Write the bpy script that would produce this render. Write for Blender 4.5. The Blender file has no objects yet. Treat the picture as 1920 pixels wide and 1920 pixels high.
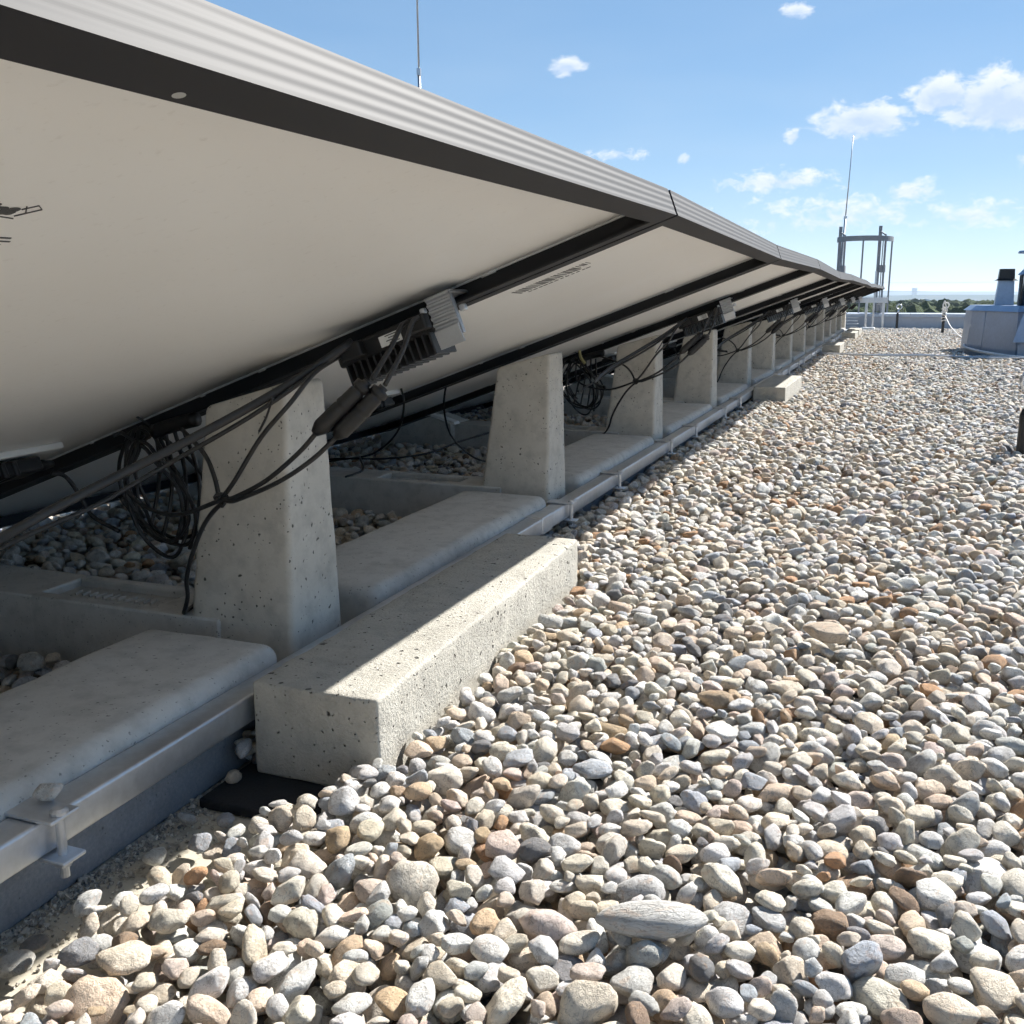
import bpy, bmesh, math, random
import numpy as np
from mathutils import Vector, Matrix, Euler, noise as mnoise

random.seed(7)
rng = np.random.default_rng(7)
scene = bpy.context.scene
COL = scene.collection

# ------------------------------------------------------------------ camera
cam_d = bpy.data.cameras.new("camera")
cam = bpy.data.objects.new("camera", cam_d)
COL.objects.link(cam)
cam_d.sensor_fit = 'HORIZONTAL'
cam_d.sensor_width = 36.0
cam_d.lens = 36.0
cam_d.clip_start = 0.02
cam_d.clip_end = 40000
PITCH, YAW = math.radians(11.968), math.radians(20.914)
cam.location = (0, 0, 0.535)
cam.rotation_euler = (math.pi / 2 - PITCH, 0, YAW)
scene.camera = cam

# ------------------------------------------------------------------ sun and sky
SUN = Vector((0.61, 1.15, 1.0)).normalized()
EL = math.asin(SUN.z)
AZ = math.atan2(SUN.x, SUN.y)
sun_d = bpy.data.lights.new("sun", 'SUN')
sun = bpy.data.objects.new("sun", sun_d)
COL.objects.link(sun)
sun_d.energy = 5.0
sun_d.angle = math.radians(0.55)
sun_d.color = (1.0, 0.965, 0.91)
sun.rotation_euler = (-SUN).to_track_quat('-Z', 'Y').to_euler()
sun.location = (6, 11, 12)

world = bpy.data.worlds.new("World")
scene.world = world
world.use_nodes = True
world.cycles.sampling_method = 'NONE'     # the sun is a lamp; the smooth sky needs no importance map


def build_world():
    nt = world.node_tree
    N, L = nt.nodes, nt.links
    N.clear()
    out = N.new('ShaderNodeOutputWorld')
    bg = N.new('ShaderNodeBackground')
    bg.inputs[1].default_value = 0.15
    L.new(bg.outputs[0], out.inputs[0])
    sky = N.new('ShaderNodeTexSky')
    sky.sky_type = 'NISHITA'
    sky.sun_disc = False
    sky.sun_elevation = EL
    sky.sun_rotation = AZ
    sky.altitude = 200
    sky.air_density = 0.6
    sky.dust_density = 0.0
    sky.ozone_density = 2.2
    gam = N.new('ShaderNodeGamma')
    gam.inputs[1].default_value = 0.46
    L.new(sky.outputs[0], gam.inputs[0])
    hs = N.new('ShaderNodeHueSaturation')
    hs.inputs['Saturation'].default_value = 1.62
    hs.inputs['Value'].default_value = 1.03
    L.new(gam.outputs[0], hs.inputs['Color'])
    tc = N.new('ShaderNodeTexCoord')
    sep = N.new('ShaderNodeSeparateXYZ')
    L.new(tc.outputs['Generated'], sep.inputs[0])

    def math_(op, a, b=None, c=None, clamp=False):
        m = N.new('ShaderNodeMath')
        m.operation = op
        m.use_clamp = clamp
        for i, v in enumerate((a, b, c)):
            if v is None:
                continue
            if isinstance(v, (int, float)):
                m.inputs[i].default_value = v
            else:
                L.new(v, m.inputs[i])
        return m.outputs[0]

    ahead = math_('MAXIMUM', sep.outputs[1], 0.04)
    u = math_('DIVIDE', sep.outputs[0], ahead)
    v = math_('DIVIDE', sep.outputs[2], ahead)
    comb = N.new('ShaderNodeCombineXYZ')
    L.new(u, comb.inputs[0])
    L.new(v, comb.inputs[1])
    # fine billows
    nz = N.new('ShaderNodeTexNoise')
    nz.inputs['Scale'].default_value = 46
    nz.inputs['Detail'].default_value = 7
    nz.inputs['Roughness'].default_value = 0.66
    nz.inputs['Distortion'].default_value = 0.25
    mp = N.new('ShaderNodeMapping')
    mp.inputs['Scale'].default_value = (1, 1.7, 1)
    L.new(comb.outputs[0], mp.inputs[0])
    L.new(mp.outputs[0], nz.inputs['Vector'])
    nfac = nz.outputs[0]
    clouds = [  # u, v, half width, half height, density
        (0.062, 0.158, 0.085, 0.040, 1.0), (0.012, 0.166, 0.040, 0.028, 0.95), (-0.052, 0.149, 0.062, 0.025, 0.95),
        (-0.326, 0.214, 0.030, 0.015, 0.85), (-0.113, 0.244, 0.020, 0.014, 0.75),
        (-0.111, 0.140, 0.012, 0.011, 0.65), (-0.208, 0.124, 0.010, 0.009, 0.6),
        (-0.120, 0.101, 0.085, 0.019, 0.60), (-0.009, 0.089, 0.046, 0.018, 0.55),
        (-0.060, 0.070, 0.16, 0.034, 0.47), (0.043, 0.068, 0.065, 0.026, 0.50),
        (-0.273, 0.131, 0.050, 0.011, 0.55), (0.085, 0.111, 0.020, 0.012, 0.6),
        (0.30, 0.14, 0.09, 0.035, 0.9), (-0.62, 0.20, 0.10, 0.04, 0.85), (0.70, 0.32, 0.14, 0.06, 0.85)]
    dens = None
    low = None
    for (cu, cv, a, b, dn) in clouds:
        du = math_('MULTIPLY', math_('SUBTRACT', u, cu), 1 / a)
        dv = math_('MULTIPLY', math_('SUBTRACT', v, cv), 1 / b)
        # flatter underside: below the middle distance counts more
        dvn = math_('MULTIPLY', math_('MINIMUM', dv, 0.0), 1.25)
        dvp = math_('MAXIMUM', dv, 0.0)
        r2 = math_('ADD', math_('MULTIPLY', du, du), math_('ADD', math_('MULTIPLY', dvn, dvn), math_('MULTIPLY', dvp, dvp)))
        m = math_('SUBTRACT', 1.0, math_('SQRT', r2), clamp=True)
        m = math_('MULTIPLY', m, dn)
        under = math_('MULTIPLY', m, math_('MULTIPLY_ADD', dv, -0.5, 0.5, clamp=True))
        dens = m if dens is None else math_('MAXIMUM', dens, m)
        low = under if low is None else math_('MAXIMUM', low, under)
    # density: mask pushes the threshold of the billow noise
    th = math_('MULTIPLY_ADD', dens, 0.72, -0.66)
    d1 = math_('ADD', nfac, th)
    gate = math_('MULTIPLY', dens, 8.0, clamp=True)
    dfin = math_('MULTIPLY', math_('MULTIPLY', d1, 4.4, clamp=True), gate)
    # haze veil of thin cloud near the horizon
    veil = N.new('ShaderNodeTexNoise')
    veil.inputs['Scale'].default_value = 5
    veil.inputs['Detail'].default_value = 3
    mp2 = N.new('ShaderNodeMapping')
    mp2.inputs['Scale'].default_value = (1.0, 1.0, 5.0)
    L.new(tc.outputs['Generated'], mp2.inputs[0])
    L.new(mp2.outputs[0], veil.inputs['Vector'])
    vz = math_('MULTIPLY', math_('SUBTRACT', veil.outputs[0], 0.38, clamp=True), 1.3)
    vh = math_('POWER', math_('SUBTRACT', 1.0, math_('ABSOLUTE', sep.outputs[2]), clamp=True), 7.0)
    veilf = math_('MULTIPLY', vz, vh)
    shade = N.new('ShaderNodeMix')
    shade.data_type = 'RGBA'
    shade.inputs[6].default_value = (3.1, 3.15, 3.2, 1)
    shade.inputs[7].default_value = (1.75, 2.15, 2.8, 1)
    lowf = math_('MULTIPLY', math_('MULTIPLY', low, 2.6), math_('MULTIPLY_ADD', nfac, -1.6, 1.75), clamp=True)
    L.new(lowf, shade.inputs[0])
    pale = N.new('ShaderNodeMix')
    pale.data_type = 'RGBA'
    pale.inputs[7].default_value = (1.75, 2.2, 2.65, 1)
    L.new(veilf, pale.inputs[0])
    L.new(hs.outputs[0], pale.inputs[6])
    mix = N.new('ShaderNodeMix')
    mix.data_type = 'RGBA'
    L.new(math_('MULTIPLY', dfin, 0.92), mix.inputs[0])
    L.new(pale.outputs[2], mix.inputs[6])
    L.new(shade.outputs[2], mix.inputs[7])
    L.new(mix.outputs[2], bg.inputs[0])


build_world()
vs = scene.view_settings
vs.view_transform = 'Standard'
vs.look = 'None'
vs.gamma = 1
vs.exposure = 1.24
vs.use_curve_mapping = False
scene.cycles.use_denoising = True
scene.cycles.use_adaptive_sampling = True
scene.cycles.adaptive_threshold = 0.03
scene.cycles.adaptive_min_samples = 16
scene.cycles.max_bounces = 9
scene.cycles.volume_bounces = 1
scene.cycles.diffuse_bounces = 8
scene.cycles.glossy_bounces = 3
scene.cycles.transmission_bounces = 4

# ------------------------------------------------------------------ materials
MATS = {}


class NB:
    """small node-building helper"""

    def __init__(self, name):
        self.m = bpy.data.materials.new(name)
        self.m.use_nodes = True
        self.nt = self.m.node_tree
        self.N, self.L = self.nt.nodes, self.nt.links
        self.b = self.N['Principled BSDF']
        MATS[name] = self.m

    def set(self, **k):
        for kk, v in k.items():
            self.b.inputs[kk.replace('_', ' ')].default_value = v
        return self

    def node(self, t, **inp):
        n = self.N.new(t)
        for k, v in inp.items():
            if hasattr(v, 'is_linked') or isinstance(v, bpy.types.NodeSocket):
                self.L.new(v, n.inputs[k])
            else:
                n.inputs[k].default_value = v
        return n

    def pos(self):
        return self.N.new('ShaderNodeNewGeometry').outputs['Position']

    def noise(self, vec, scale, detail=4, rough=0.55, dist=0.0):
        n = self.node('ShaderNodeTexNoise', Scale=scale, Detail=detail, Roughness=rough, Distortion=dist)
        self.L.new(vec, n.inputs['Vector'])
        return n.outputs[0]

    def ramp(self, fac, stops):
        r = self.N.new('ShaderNodeValToRGB')
        e = r.color_ramp.elements
        while len(e) < len(stops):
            e.new(0.5)
        for i, (p, c) in enumerate(stops):
            e[i].position = p
            e[i].color = (c, c, c, 1) if isinstance(c, (int, float)) else (*c, 1)
        self.L.new(fac, r.inputs[0])
        return r.outputs[0]

    def math(self, op, a, b=0.0, clamp=False):
        m = self.N.new('ShaderNodeMath')
        m.operation = op
        m.use_clamp = clamp
        for i, v in enumerate((a, b)):
            if isinstance(v, (int, float)):
                m.inputs[i].default_value = v
            else:
                self.L.new(v, m.inputs[i])
        return m.outputs[0]

    def mix(self, fac, a, b, mode='MIX'):
        m = self.N.new('ShaderNodeMix')
        m.data_type = 'RGBA'
        m.blend_type = mode
        for i, v in ((0, fac), (6, a), (7, b)):
            if isinstance(v, (int, float)):
                m.inputs[i].default_value = v
            elif isinstance(v, tuple):
                m.inputs[i].default_value = (*v, 1)
            else:
                self.L.new(v, m.inputs[i])
        return m.outputs[2]

    def bump(self, h, strength=0.4, dist=0.002, normal=None):
        b = self.node('ShaderNodeBump', Strength=strength, Distance=dist)
        self.L.new(h, b.inputs['Height'])
        if normal:
            self.L.new(normal, b.inputs['Normal'])
        return b.outputs[0]

    def col(self, s):
        self.L.new(s, self.b.inputs['Base Color'])
        return self

    def nrm(self, s):
        self.L.new(s, self.b.inputs['Normal'])
        return self

    def rgh(self, s):
        self.L.new(s, self.b.inputs['Roughness'])
        return self


def concrete(name, c1, c2, pit=1.0, grain=0.35, pit_scale=85):
    n = NB(name)
    p = n.pos()
    big = n.noise(p, 7, 5, 0.6)
    fine = n.noise(p, 240, 4, 0.7)
    mid = n.noise(p, 38, 4, 0.6)
    c = n.mix(n.ramp(big, [(0.3, 0.0), (0.7, 1.0)]), c1, c2)
    c = n.mix(n.ramp(fine, [(0.35, 0.0), (0.7, 0.22)]), c, (0.62, 0.60, 0.56))
    c = n.mix(n.ramp(mid, [(0.3, 0.28), (0.55, 0.0)]), c, (0.16, 0.155, 0.145))
    # air pores
    masks = None
    for sc, thr, keep in ((pit_scale, 0.30, 0.72), (pit_scale * 2.0, 0.33, 0.60)):
        w = n.node('ShaderNodeVectorMath')
        w.operation = 'ADD'
        wn = n.node('ShaderNodeTexNoise', Scale=sc * 1.3, Detail=2)
        n.L.new(p, wn.inputs['Vector'])
        sca = n.N.new('ShaderNodeVectorMath')
        sca.operation = 'SCALE'
        sca.inputs[3].default_value = 0.9 / sc
        n.L.new(wn.outputs[1], sca.inputs[0])
        n.L.new(p, w.inputs[0])
        n.L.new(sca.outputs[0], w.inputs[1])
        vo = n.node('ShaderNodeTexVoronoi', Scale=sc)
        n.L.new(w.outputs[0], vo.inputs['Vector'])
        sp = n.N.new('ShaderNodeSeparateColor')
        n.L.new(vo.outputs['Color'], sp.inputs[0])
        keepm = n.math('GREATER_THAN', sp.outputs[0], keep)
        rad = n.math('MULTIPLY', sp.outputs[1], thr)
        inside = n.math('MINIMUM', 1.0, n.math('MULTIPLY', n.math('SUBTRACT', rad, vo.outputs['Distance']), 9.0), True)
        mm = n.math('MULTIPLY', keepm, n.math('MAXIMUM', inside, 0.0), True)
        masks = mm if masks is None else n.math('MAXIMUM', masks, mm)
    c = n.mix(n.math('MULTIPLY', masks, 0.85 * pit, True), c, (0.045, 0.042, 0.038))
    n.col(c)
    h = n.math('ADD', n.math('MULTIPLY', fine, 0.5), n.math('MULTIPLY', mid, 0.6))
    h = n.math('SUBTRACT', h, n.math('MULTIPLY', masks, 1.6 * pit))
    n.nrm(n.bump(h, grain, 0.0025 if grain < 0.9 else 0.0045))
    n.set(Roughness=0.9, Specular_IOR_Level=0.25)
    return n.m


M_POST = concrete('post_concrete', (0.49, 0.455, 0.39), (0.59, 0.56, 0.50), 1.0, 0.35, 92)
M_BEAM = concrete('beam_concrete', (0.47, 0.455, 0.42), (0.55, 0.54, 0.51), 0.65, 0.22, 120)
M_STRIP = concrete('dark_strip', (0.20, 0.215, 0.24), (0.26, 0.275, 0.30), 0.6, 0.2, 110)
M_BLOCK = concrete('block_concrete', (0.38, 0.36, 0.31), (0.46, 0.44, 0.385), 1.0, 1.0, 78)


def simple(name, col, rough=0.6, metal=0.0, bump=0.0, bscale=200, var=0.12, spec=0.5):
    n = NB(name)
    p = n.pos()
    nz = n.noise(p, bscale, 4, 0.6)
    lo = n.noise(p, bscale * 0.07, 3, 0.5)
    f = n.math('ADD', n.math('MULTIPLY', nz, 0.5), n.math('MULTIPLY', lo, 0.5))
    dark = tuple(c * (1 - var) for c in col)
    lite = tuple(min(1, c * (1 + var)) for c in col)
    n.col(n.mix(n.ramp(f, [(0.35, 0.0), (0.65, 1.0)]), dark, lite))
    n.rgh(n.ramp(lo, [(0.3, max(0.02, rough - 0.08)), (0.7, min(1, rough + 0.08))]))
    n.set(Metallic=metal, Specular_IOR_Level=spec)
    if bump:
        n.nrm(n.bump(nz, bump, 0.001))
    return n.m


n_ = NB('black_anodised_frame')
n_.set(Base_Color=(0.026, 0.026, 0.029, 1), Roughness=0.60, Specular_IOR_Level=0.24)
M_FRAME = n_.m
n_ = NB('white_backsheet')
_p = n_.pos()
_c = n_.mix(n_.ramp(n_.noise(_p, 3.2, 5, 0.6), [(0.35, 0.0), (0.7, 0.55)]), (0.87, 0.86, 0.835), (0.82, 0.80, 0.755))
n_.col(n_.mix(n_.ramp(n_.noise(_p, 140, 3, 0.6), [(0.62, 0.0), (0.75, 0.25)]), _c, (0.55, 0.52, 0.47)))
n_.nrm(n_.bump(n_.noise(_p, 6, 2, 0.5), 0.10, 0.01))
n_.set(Roughness=0.36)
M_BACK = n_.m
M_STEEL = simple('galvanised_steel', (0.56, 0.58, 0.61), 0.40, 0.85, 0.05, 90, 0.12)
M_ALU = simple('bare_aluminium', (0.50, 0.52, 0.55), 0.38, 0.9, 0.03, 300, 0.06)
M_BLACK = simple('black_plastic', (0.013, 0.013, 0.014), 0.45, 0, 0.05, 500, 0.2)
M_CABLE = simple('black_cable_jacket', (0.020, 0.020, 0.021), 0.42, 0, 0.05, 700, 0.2)
M_RUBBER = simple('rubber_mat', (0.028, 0.028, 0.030), 0.9, 0, 0.6, 350, 0.3, 0.2)
M_WHITE = simple('white_plastic', (0.78, 0.78, 0.76), 0.4, 0, 0.02, 300, 0.03)
M_YELLOW = simple('yellow_tape', (0.55, 0.50, 0.24), 0.5, 0, 0.02, 300, 0.06)
M_INK = simple('black_print_ink', (0.07, 0.07, 0.07), 0.6, 0, 0, 300, 0.1)
M_ZINC = simple('zinc_sheet', (0.40, 0.45, 0.53), 0.45, 0.3, 0.05, 40, 0.10)
M_BLUEZ = simple('blue_grey_sheet_metal', (0.26, 0.34, 0.46), 0.40, 0.5, 0.05, 40, 0.10)
M_PAR = simple('grey_parapet_membrane', (0.46, 0.48, 0.52), 0.7, 0, 0.1, 20, 0.08)
M_ROPE = simple('white_rope', (0.72, 0.70, 0.66), 0.8, 0, 0.3, 400, 0.1)
M_LADDER = simple('dull_ladder_metal', (0.24, 0.25, 0.27), 0.6, 0.2, 0.03, 100, 0.08)
M_PANELGLASS = None


def mat_glass():
    n = NB('cell_glass')
    tc = n.N.new('ShaderNodeTexCoord')
    br = n.node('ShaderNodeTexBrick', Scale=1.0)
    br.offset = 0
    br.inputs['Color1'].default_value = (0.012, 0.016, 0.035, 1)
    br.inputs['Color2'].default_value = (0.014, 0.02, 0.04, 1)
    br.inputs['Mortar'].default_value = (0.35, 0.35, 0.36, 1)
    br.inputs['Mortar Size'].default_value = 0.002
    br.inputs['Brick Width'].default_value = 0.157
    br.inputs['Row Height'].default_value = 0.157
    n.L.new(tc.outputs['Object'], br.inputs['Vector'])
    n.col(br.outputs[0])
    n.set(Roughness=0.12)
    return n.m


M_PANELGLASS = mat_glass()


def mat_pebble():
    n = NB('pebble_stone')
    oi = n.N.new('ShaderNodeObjectInfo')
    tc = n.N.new('ShaderNodeTexCoord')
    off = n.N.new('ShaderNodeVectorMath')
    off.operation = 'ADD'
    k = n.N.new('ShaderNodeCombineXYZ')
    n.L.new(n.math('MULTIPLY', oi.outputs['Random'], 91.0), k.inputs[0])
    n.L.new(n.math('MULTIPLY', oi.outputs['Random'], 37.0), k.inputs[1])
    n.L.new(tc.outputs['Object'], off.inputs[0])
    n.L.new(k.outputs[0], off.inputs[1])
    p = off.outputs[0]
    a = n.noise(p, 1.1, 5, 0.62, 0.4)
    b = n.noise(p, 5.5, 5, 0.65)
    fine = n.noise(p, 26, 3, 0.7)
    at = n.N.new('ShaderNodeAttribute')
    at.attribute_type = 'INSTANCER'
    at.attribute_name = 'color'
    base = at.outputs['Color']
    dark = n.mix(1.0, base, (0.76, 0.75, 0.74), 'MULTIPLY')
    warm = n.mix(0.34, base, (0.58, 0.42, 0.26))
    c = n.mix(n.ramp(a, [(0.42, 0.0), (0.62, 1.0)]), base, dark)
    c = n.mix(n.ramp(b, [(0.58, 0.0), (0.76, 0.6)]), c, warm)
    patch = n.noise(p, 1.7, 4, 0.6, 0.6)
    rust = n.mix(0.5, base, (0.60, 0.34, 0.16))
    c = n.mix(n.ramp(patch, [(0.58, 0.0), (0.67, 0.6)]), c, rust)
    vein = n.math('ABSOLUTE', n.math('SUBTRACT', n.noise(p, 2.3, 3, 0.5, 0.8), 0.5))
    c = n.mix(n.ramp(vein, [(0.0, 0.55), (0.025, 0.0)]), c, (0.17, 0.15, 0.13))
    c = n.mix(n.ramp(fine, [(0.30, 0.30), (0.45, 0.0)]), c, (0.24, 0.22, 0.20))
    c = n.mix(n.ramp(oi.outputs['Random'], [(0.0, 0.0), (1.0, 0.10)]), c, (0.34, 0.32, 0.29))
    n.col(c)
    h = n.math('ADD', n.math('MULTIPLY', b, 0.7), n.math('MULTIPLY', fine, 0.35))
    n.nrm(n.bump(h, 0.55, 0.08))
    n.set(Roughness=0.78, Specular_IOR_Level=0.3)
    return n.m


M_PEB = mat_pebble()


def mat_membrane():
    n = NB('roof_membrane')
    p = n.pos()
    a = n.noise(p, 5, 5, 0.6)
    b = n.noise(p, 60, 5, 0.7)
    c = n.mix(n.ramp(a, [(0.3, 0.0), (0.7, 1.0)]), (0.46, 0.42, 0.34), (0.55, 0.51, 0.42))
    c = n.mix(n.ramp(b, [(0.52, 0.0), (0.68, 0.7)]), c, (0.17, 0.15, 0.125))
    n.col(c)
    n.nrm(n.bump(b, 0.2, 0.002))
    n.set(Roughness=0.85, Specular_IOR_Level=0.2)
    return n.m


M_MEMB = mat_membrane()


def mat_bed():
    """gravel seen beyond the reach of single stones"""
    n = NB('gravel_bed')
    p = n.pos()
    vo = n.node('ShaderNodeTexVoronoi', Scale=38)
    n.L.new(p, vo.inputs['Vector'])
    sp = n.N.new('ShaderNodeSeparateColor')
    n.L.new(vo.outputs['Color'], sp.inputs[0])
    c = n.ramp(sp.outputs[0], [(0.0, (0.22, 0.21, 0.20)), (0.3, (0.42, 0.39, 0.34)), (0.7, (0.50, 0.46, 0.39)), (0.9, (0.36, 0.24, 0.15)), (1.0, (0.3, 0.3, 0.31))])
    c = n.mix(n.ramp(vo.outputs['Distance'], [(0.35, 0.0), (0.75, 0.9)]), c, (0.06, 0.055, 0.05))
    n.col(c)
    n.nrm(n.bump(n.math('SUBTRACT', 1.0, vo.outputs['Distance']), 1.0, 0.02))
    n.set(Roughness=0.9)
    return n.m


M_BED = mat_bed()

n_ = NB('forest_leaves')
_p = n_.pos()
_c = n_.mix(n_.ramp(n_.noise(_p, 0.09, 4, 0.6), [(0.3, 0.0), (0.7, 1.0)]), (0.030, 0.058, 0.018), (0.075, 0.105, 0.030))
n_.col(n_.mix(n_.ramp(n_.noise(_p, 0.9, 4, 0.7), [(0.3, 0.55), (0.6, 0.0)]), _c, (0.015, 0.028, 0.010)))
n_.nrm(n_.bump(n_.noise(_p, 0.8, 5, 0.7), 1.0, 1.2))
n_.set(Roughness=0.9, Specular_IOR_Level=0.1)
M_FOREST = n_.m
n_ = NB('far_land')
_p = n_.pos()
n_.col(n_.ramp(n_.noise(_p, 0.004, 5, 0.6), [(0.3, (0.025, 0.04, 0.02)), (0.55, (0.045, 0.06, 0.03)), (0.75, (0.09, 0.085, 0.05))]))
n_.set(Roughness=1.0, Specular_IOR_Level=0.0)
M_LAND = n_.m


# ------------------------------------------------------------------ builders
def tag(o, label=None, cat=None, group=None, kind=None):
    if label:
        o['label'] = label
    if cat:
        o['category'] = cat
    if group:
        o['group'] = group
    if kind:
        o['kind'] = kind
    return o


def link(name, me, parent=None, mat=None):
    if mat is not None:
        me.materials.append(mat)
    o = bpy.data.objects.new(name, me)
    COL.objects.link(o)
    if parent is not None:
        o.parent = parent
    return o


def empty(name, loc=(0, 0, 0)):
    o = bpy.data.objects.new(name, None)
    o.empty_display_size = 0.05
    COL.objects.link(o)
    o.location = loc
    return o


class Geo:
    def __init__(self):
        self.v, self.f, self.sm = [], [], []

    def add(self, verts, faces, smooth=False):
        b = len(self.v)
        self.v += [tuple(p) for p in verts]
        self.f += [tuple(i + b for i in f) for f in faces]
        self.sm += [smooth] * len(faces)
        return self

    def box(self, x0, x1, y0, y1, z0, z1):
        v = [(x, y, z) for z in (z0, z1) for y in (y0, y1) for x in (x0, x1)]
        return self.add(v, [(0, 2, 3, 1), (4, 5, 7, 6), (0, 1, 5, 4), (2, 6, 7, 3), (0, 4, 6, 2), (1, 3, 7, 5)])

    def rbox(self, x0, x1, y0, y1, z0, z1, r=0.004, seg=2, step=None, fmap=None):
        """box with rounded edges, optional inner subdivision and mapping"""
        r = min(r, (x1 - x0) / 2.01, (y1 - y0) / 2.01, (z1 - z0) / 2.01)

        def ax(a, b):
            e = [a + r * i / seg for i in range(seg + 1)]
            e2 = [b - r * i / seg for i in range(seg + 1)][::-1]
            mid = []
            if step:
                nn = int((b - a - 2 * r) / step)
                mid = [a + r + (b - a - 2 * r) * i / (nn + 1) for i in range(1, nn + 1)]
            return e + mid + e2
        A = [ax(x0, x1), ax(y0, y1), ax(z0, z1)]
        lo = (x0 + r, y0 + r, z0 + r)
        hi = (x1 - r, y1 - r, z1 - r)
        idx = {}
        verts, faces = [], []

        def vid(i, j, k):
            key = (i, j, k)
            if key not in idx:
                p = Vector((A[0][i], A[1][j], A[2][k]))
                q = Vector(min(max(p[t], lo[t]), hi[t]) for t in range(3))
                d = p - q
                if d.length > 1e-9:
                    p = q + d.normalized() * r
                if fmap:
                    p = fmap(p)
                idx[key] = len(verts)
                verts.append(tuple(p))
            return idx[key]
        n = [len(a) - 1 for a in A]
        for j in range(n[1]):
            for k in range(n[2]):
                faces.append((vid(0, j, k), vid(0, j, k + 1), vid(0, j + 1, k + 1), vid(0, j + 1, k)))
                faces.append((vid(n[0], j, k), vid(n[0], j + 1, k), vid(n[0], j + 1, k + 1), vid(n[0], j, k + 1)))
        for i in range(n[0]):
            for k in range(n[2]):
                faces.append((vid(i, 0, k), vid(i + 1, 0, k), vid(i + 1, 0, k + 1), vid(i, 0, k + 1)))
                faces.append((vid(i, n[1], k), vid(i, n[1], k + 1), vid(i + 1, n[1], k + 1), vid(i + 1, n[1], k)))
            for j in range(n[1]):
                faces.append((vid(i, j, 0), vid(i, j + 1, 0), vid(i + 1, j + 1, 0), vid(i + 1, j, 0)))
                faces.append((vid(i, j, n[2]), vid(i + 1, j, n[2]), vid(i + 1, j + 1, n[2]), vid(i, j + 1, n[2])))
        if step:
            return self.add(verts, faces, True)
        b0 = len(self.f)
        self.add(verts, faces, True)
        for q, fc in enumerate(faces):      # the wide flat faces stay flat, only the rounded edges are smooth
            d = [max(verts[i][t] for i in fc) - min(verts[i][t] for i in fc) for t in range(3)]
            if sorted(d)[1] > 1.6 * r:
                self.sm[b0 + q] = False
        return self

    def tube(self, pts, r, n=8, smooth_path=6, taper=None, flat=1.0, cap=True):
        P = [Vector(p) for p in pts]
        if smooth_path and len(P) > 2:
            Q = []
            ext = [P[0] * 2 - P[1]] + P + [P[-1] * 2 - P[-2]]
            for i in range(1, len(ext) - 2):
                p0, p1, p2, p3 = ext[i - 1:i + 3]
                for s in range(smooth_path):
                    t = s / smooth_path
                    Q.append(0.5 * ((2 * p1) + (p2 - p0) * t + (2 * p0 - 5 * p1 + 4 * p2 - p3) * t * t + (3 * p1 - p0 - 3 * p2 + p3) * t ** 3))
            Q.append(P[-1])
            P = Q
        verts, faces = [], []
        T = (P[1] - P[0]).normalized()
        U = T.orthogonal().normalized()
        if flat != 1.0:
            U = (Vector((0, 0, 1)) - T * T.z).normalized()
        m = len(P)
        for i in range(m):
            Tn = (P[min(i + 1, m - 1)] - P[max(i - 1, 0)]).normalized()
            U = (U - Tn * U.dot(Tn)).normalized()
            W = Tn.cross(U)
            rr = r if taper is None else r * taper(i / (m - 1))
            for a in range(n):
                th = 2 * math.pi * a / n
                verts.append(P[i] + U * (math.cos(th) * rr) + W * (math.sin(th) * rr * flat))
        for i in range(m - 1):
            for a in range(n):
                b = (a + 1) % n
                faces.append((i * n + a, i * n + b, (i + 1) * n + b, (i + 1) * n + a))
        if cap:
            faces.append(tuple(range(n))[::-1])
            faces.append(tuple((m - 1) * n + a for a in range(n)))
        return self.add(verts, faces, True)

    def lathe(self, prof, cx=0, cy=0, n=20):
        verts, faces = [], []
        for (r, z) in prof:
            for a in range(n):
                th = 2 * math.pi * a / n
                verts.append((cx + r * math.cos(th), cy + r * math.sin(th), z))
        for i in range(len(prof) - 1):
            for a in range(n):
                b = (a + 1) % n
                faces.append((i * n + a, i * n + b, (i + 1) * n + b, (i + 1) * n + a))
        faces.append(tuple(range(n))[::-1])
        faces.append(tuple((len(prof) - 1) * n + a for a in range(n)))
        return self.add(verts, faces, False)

    def prism(self, prof, axis, a0, a1):
        """extrude closed 2-D profile along an axis; prof in the other two axes (cyclic order)"""
        n = len(prof)

        def mk(p, a):
            if axis == 1:
                return (p[0], a, p[1])
            if axis == 0:
                return (a, p[0], p[1])
            return (p[0], p[1], a)
        v = [mk(p, a0) for p in prof] + [mk(p, a1) for p in prof]
        f = [(i, (i + 1) % n, n + (i + 1) % n, n + i) for i in range(n)]
        f += [tuple(range(n))[::-1], tuple(range(n, 2 * n))]
        return self.add(v, f)

    def rough(self, amp, freq, seed=0.0):
        o = Vector((seed * 3.1, seed * 1.7, seed * 5.3))
        nv = []
        for p in self.v:
            q = Vector(p) * freq + o
            nv.append(tuple(Vector(p) + mnoise.noise_vector(q) * amp + mnoise.noise_vector(q * 4.1) * amp * 0.4))
        self.v = nv
        return self

    def mesh(self, name, base=(0, 0, 0)):
        me = bpy.data.meshes.new(name)
        b = base
        me.from_pydata([(p[0] - b[0], p[1] - b[1], p[2] - b[2]) for p in self.v], [], self.f)
        me.polygons.foreach_set('use_smooth', self.sm)
        bm = bmesh.new()
        bm.from_mesh(me)
        bmesh.ops.recalc_face_normals(bm, faces=bm.faces)
        bm.to_mesh(me)
        bm.free()
        me.update()
        return me

    def obj(self, name, mat, parent=None, base=None):
        if base is None:
            base = parent.location if parent is not None and parent.type == 'EMPTY' else (0, 0, 0)
        o = link(name, self.mesh(name, base), parent, mat)
        if parent is None and tuple(base) != (0, 0, 0):
            o.location = base
        return o


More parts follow.
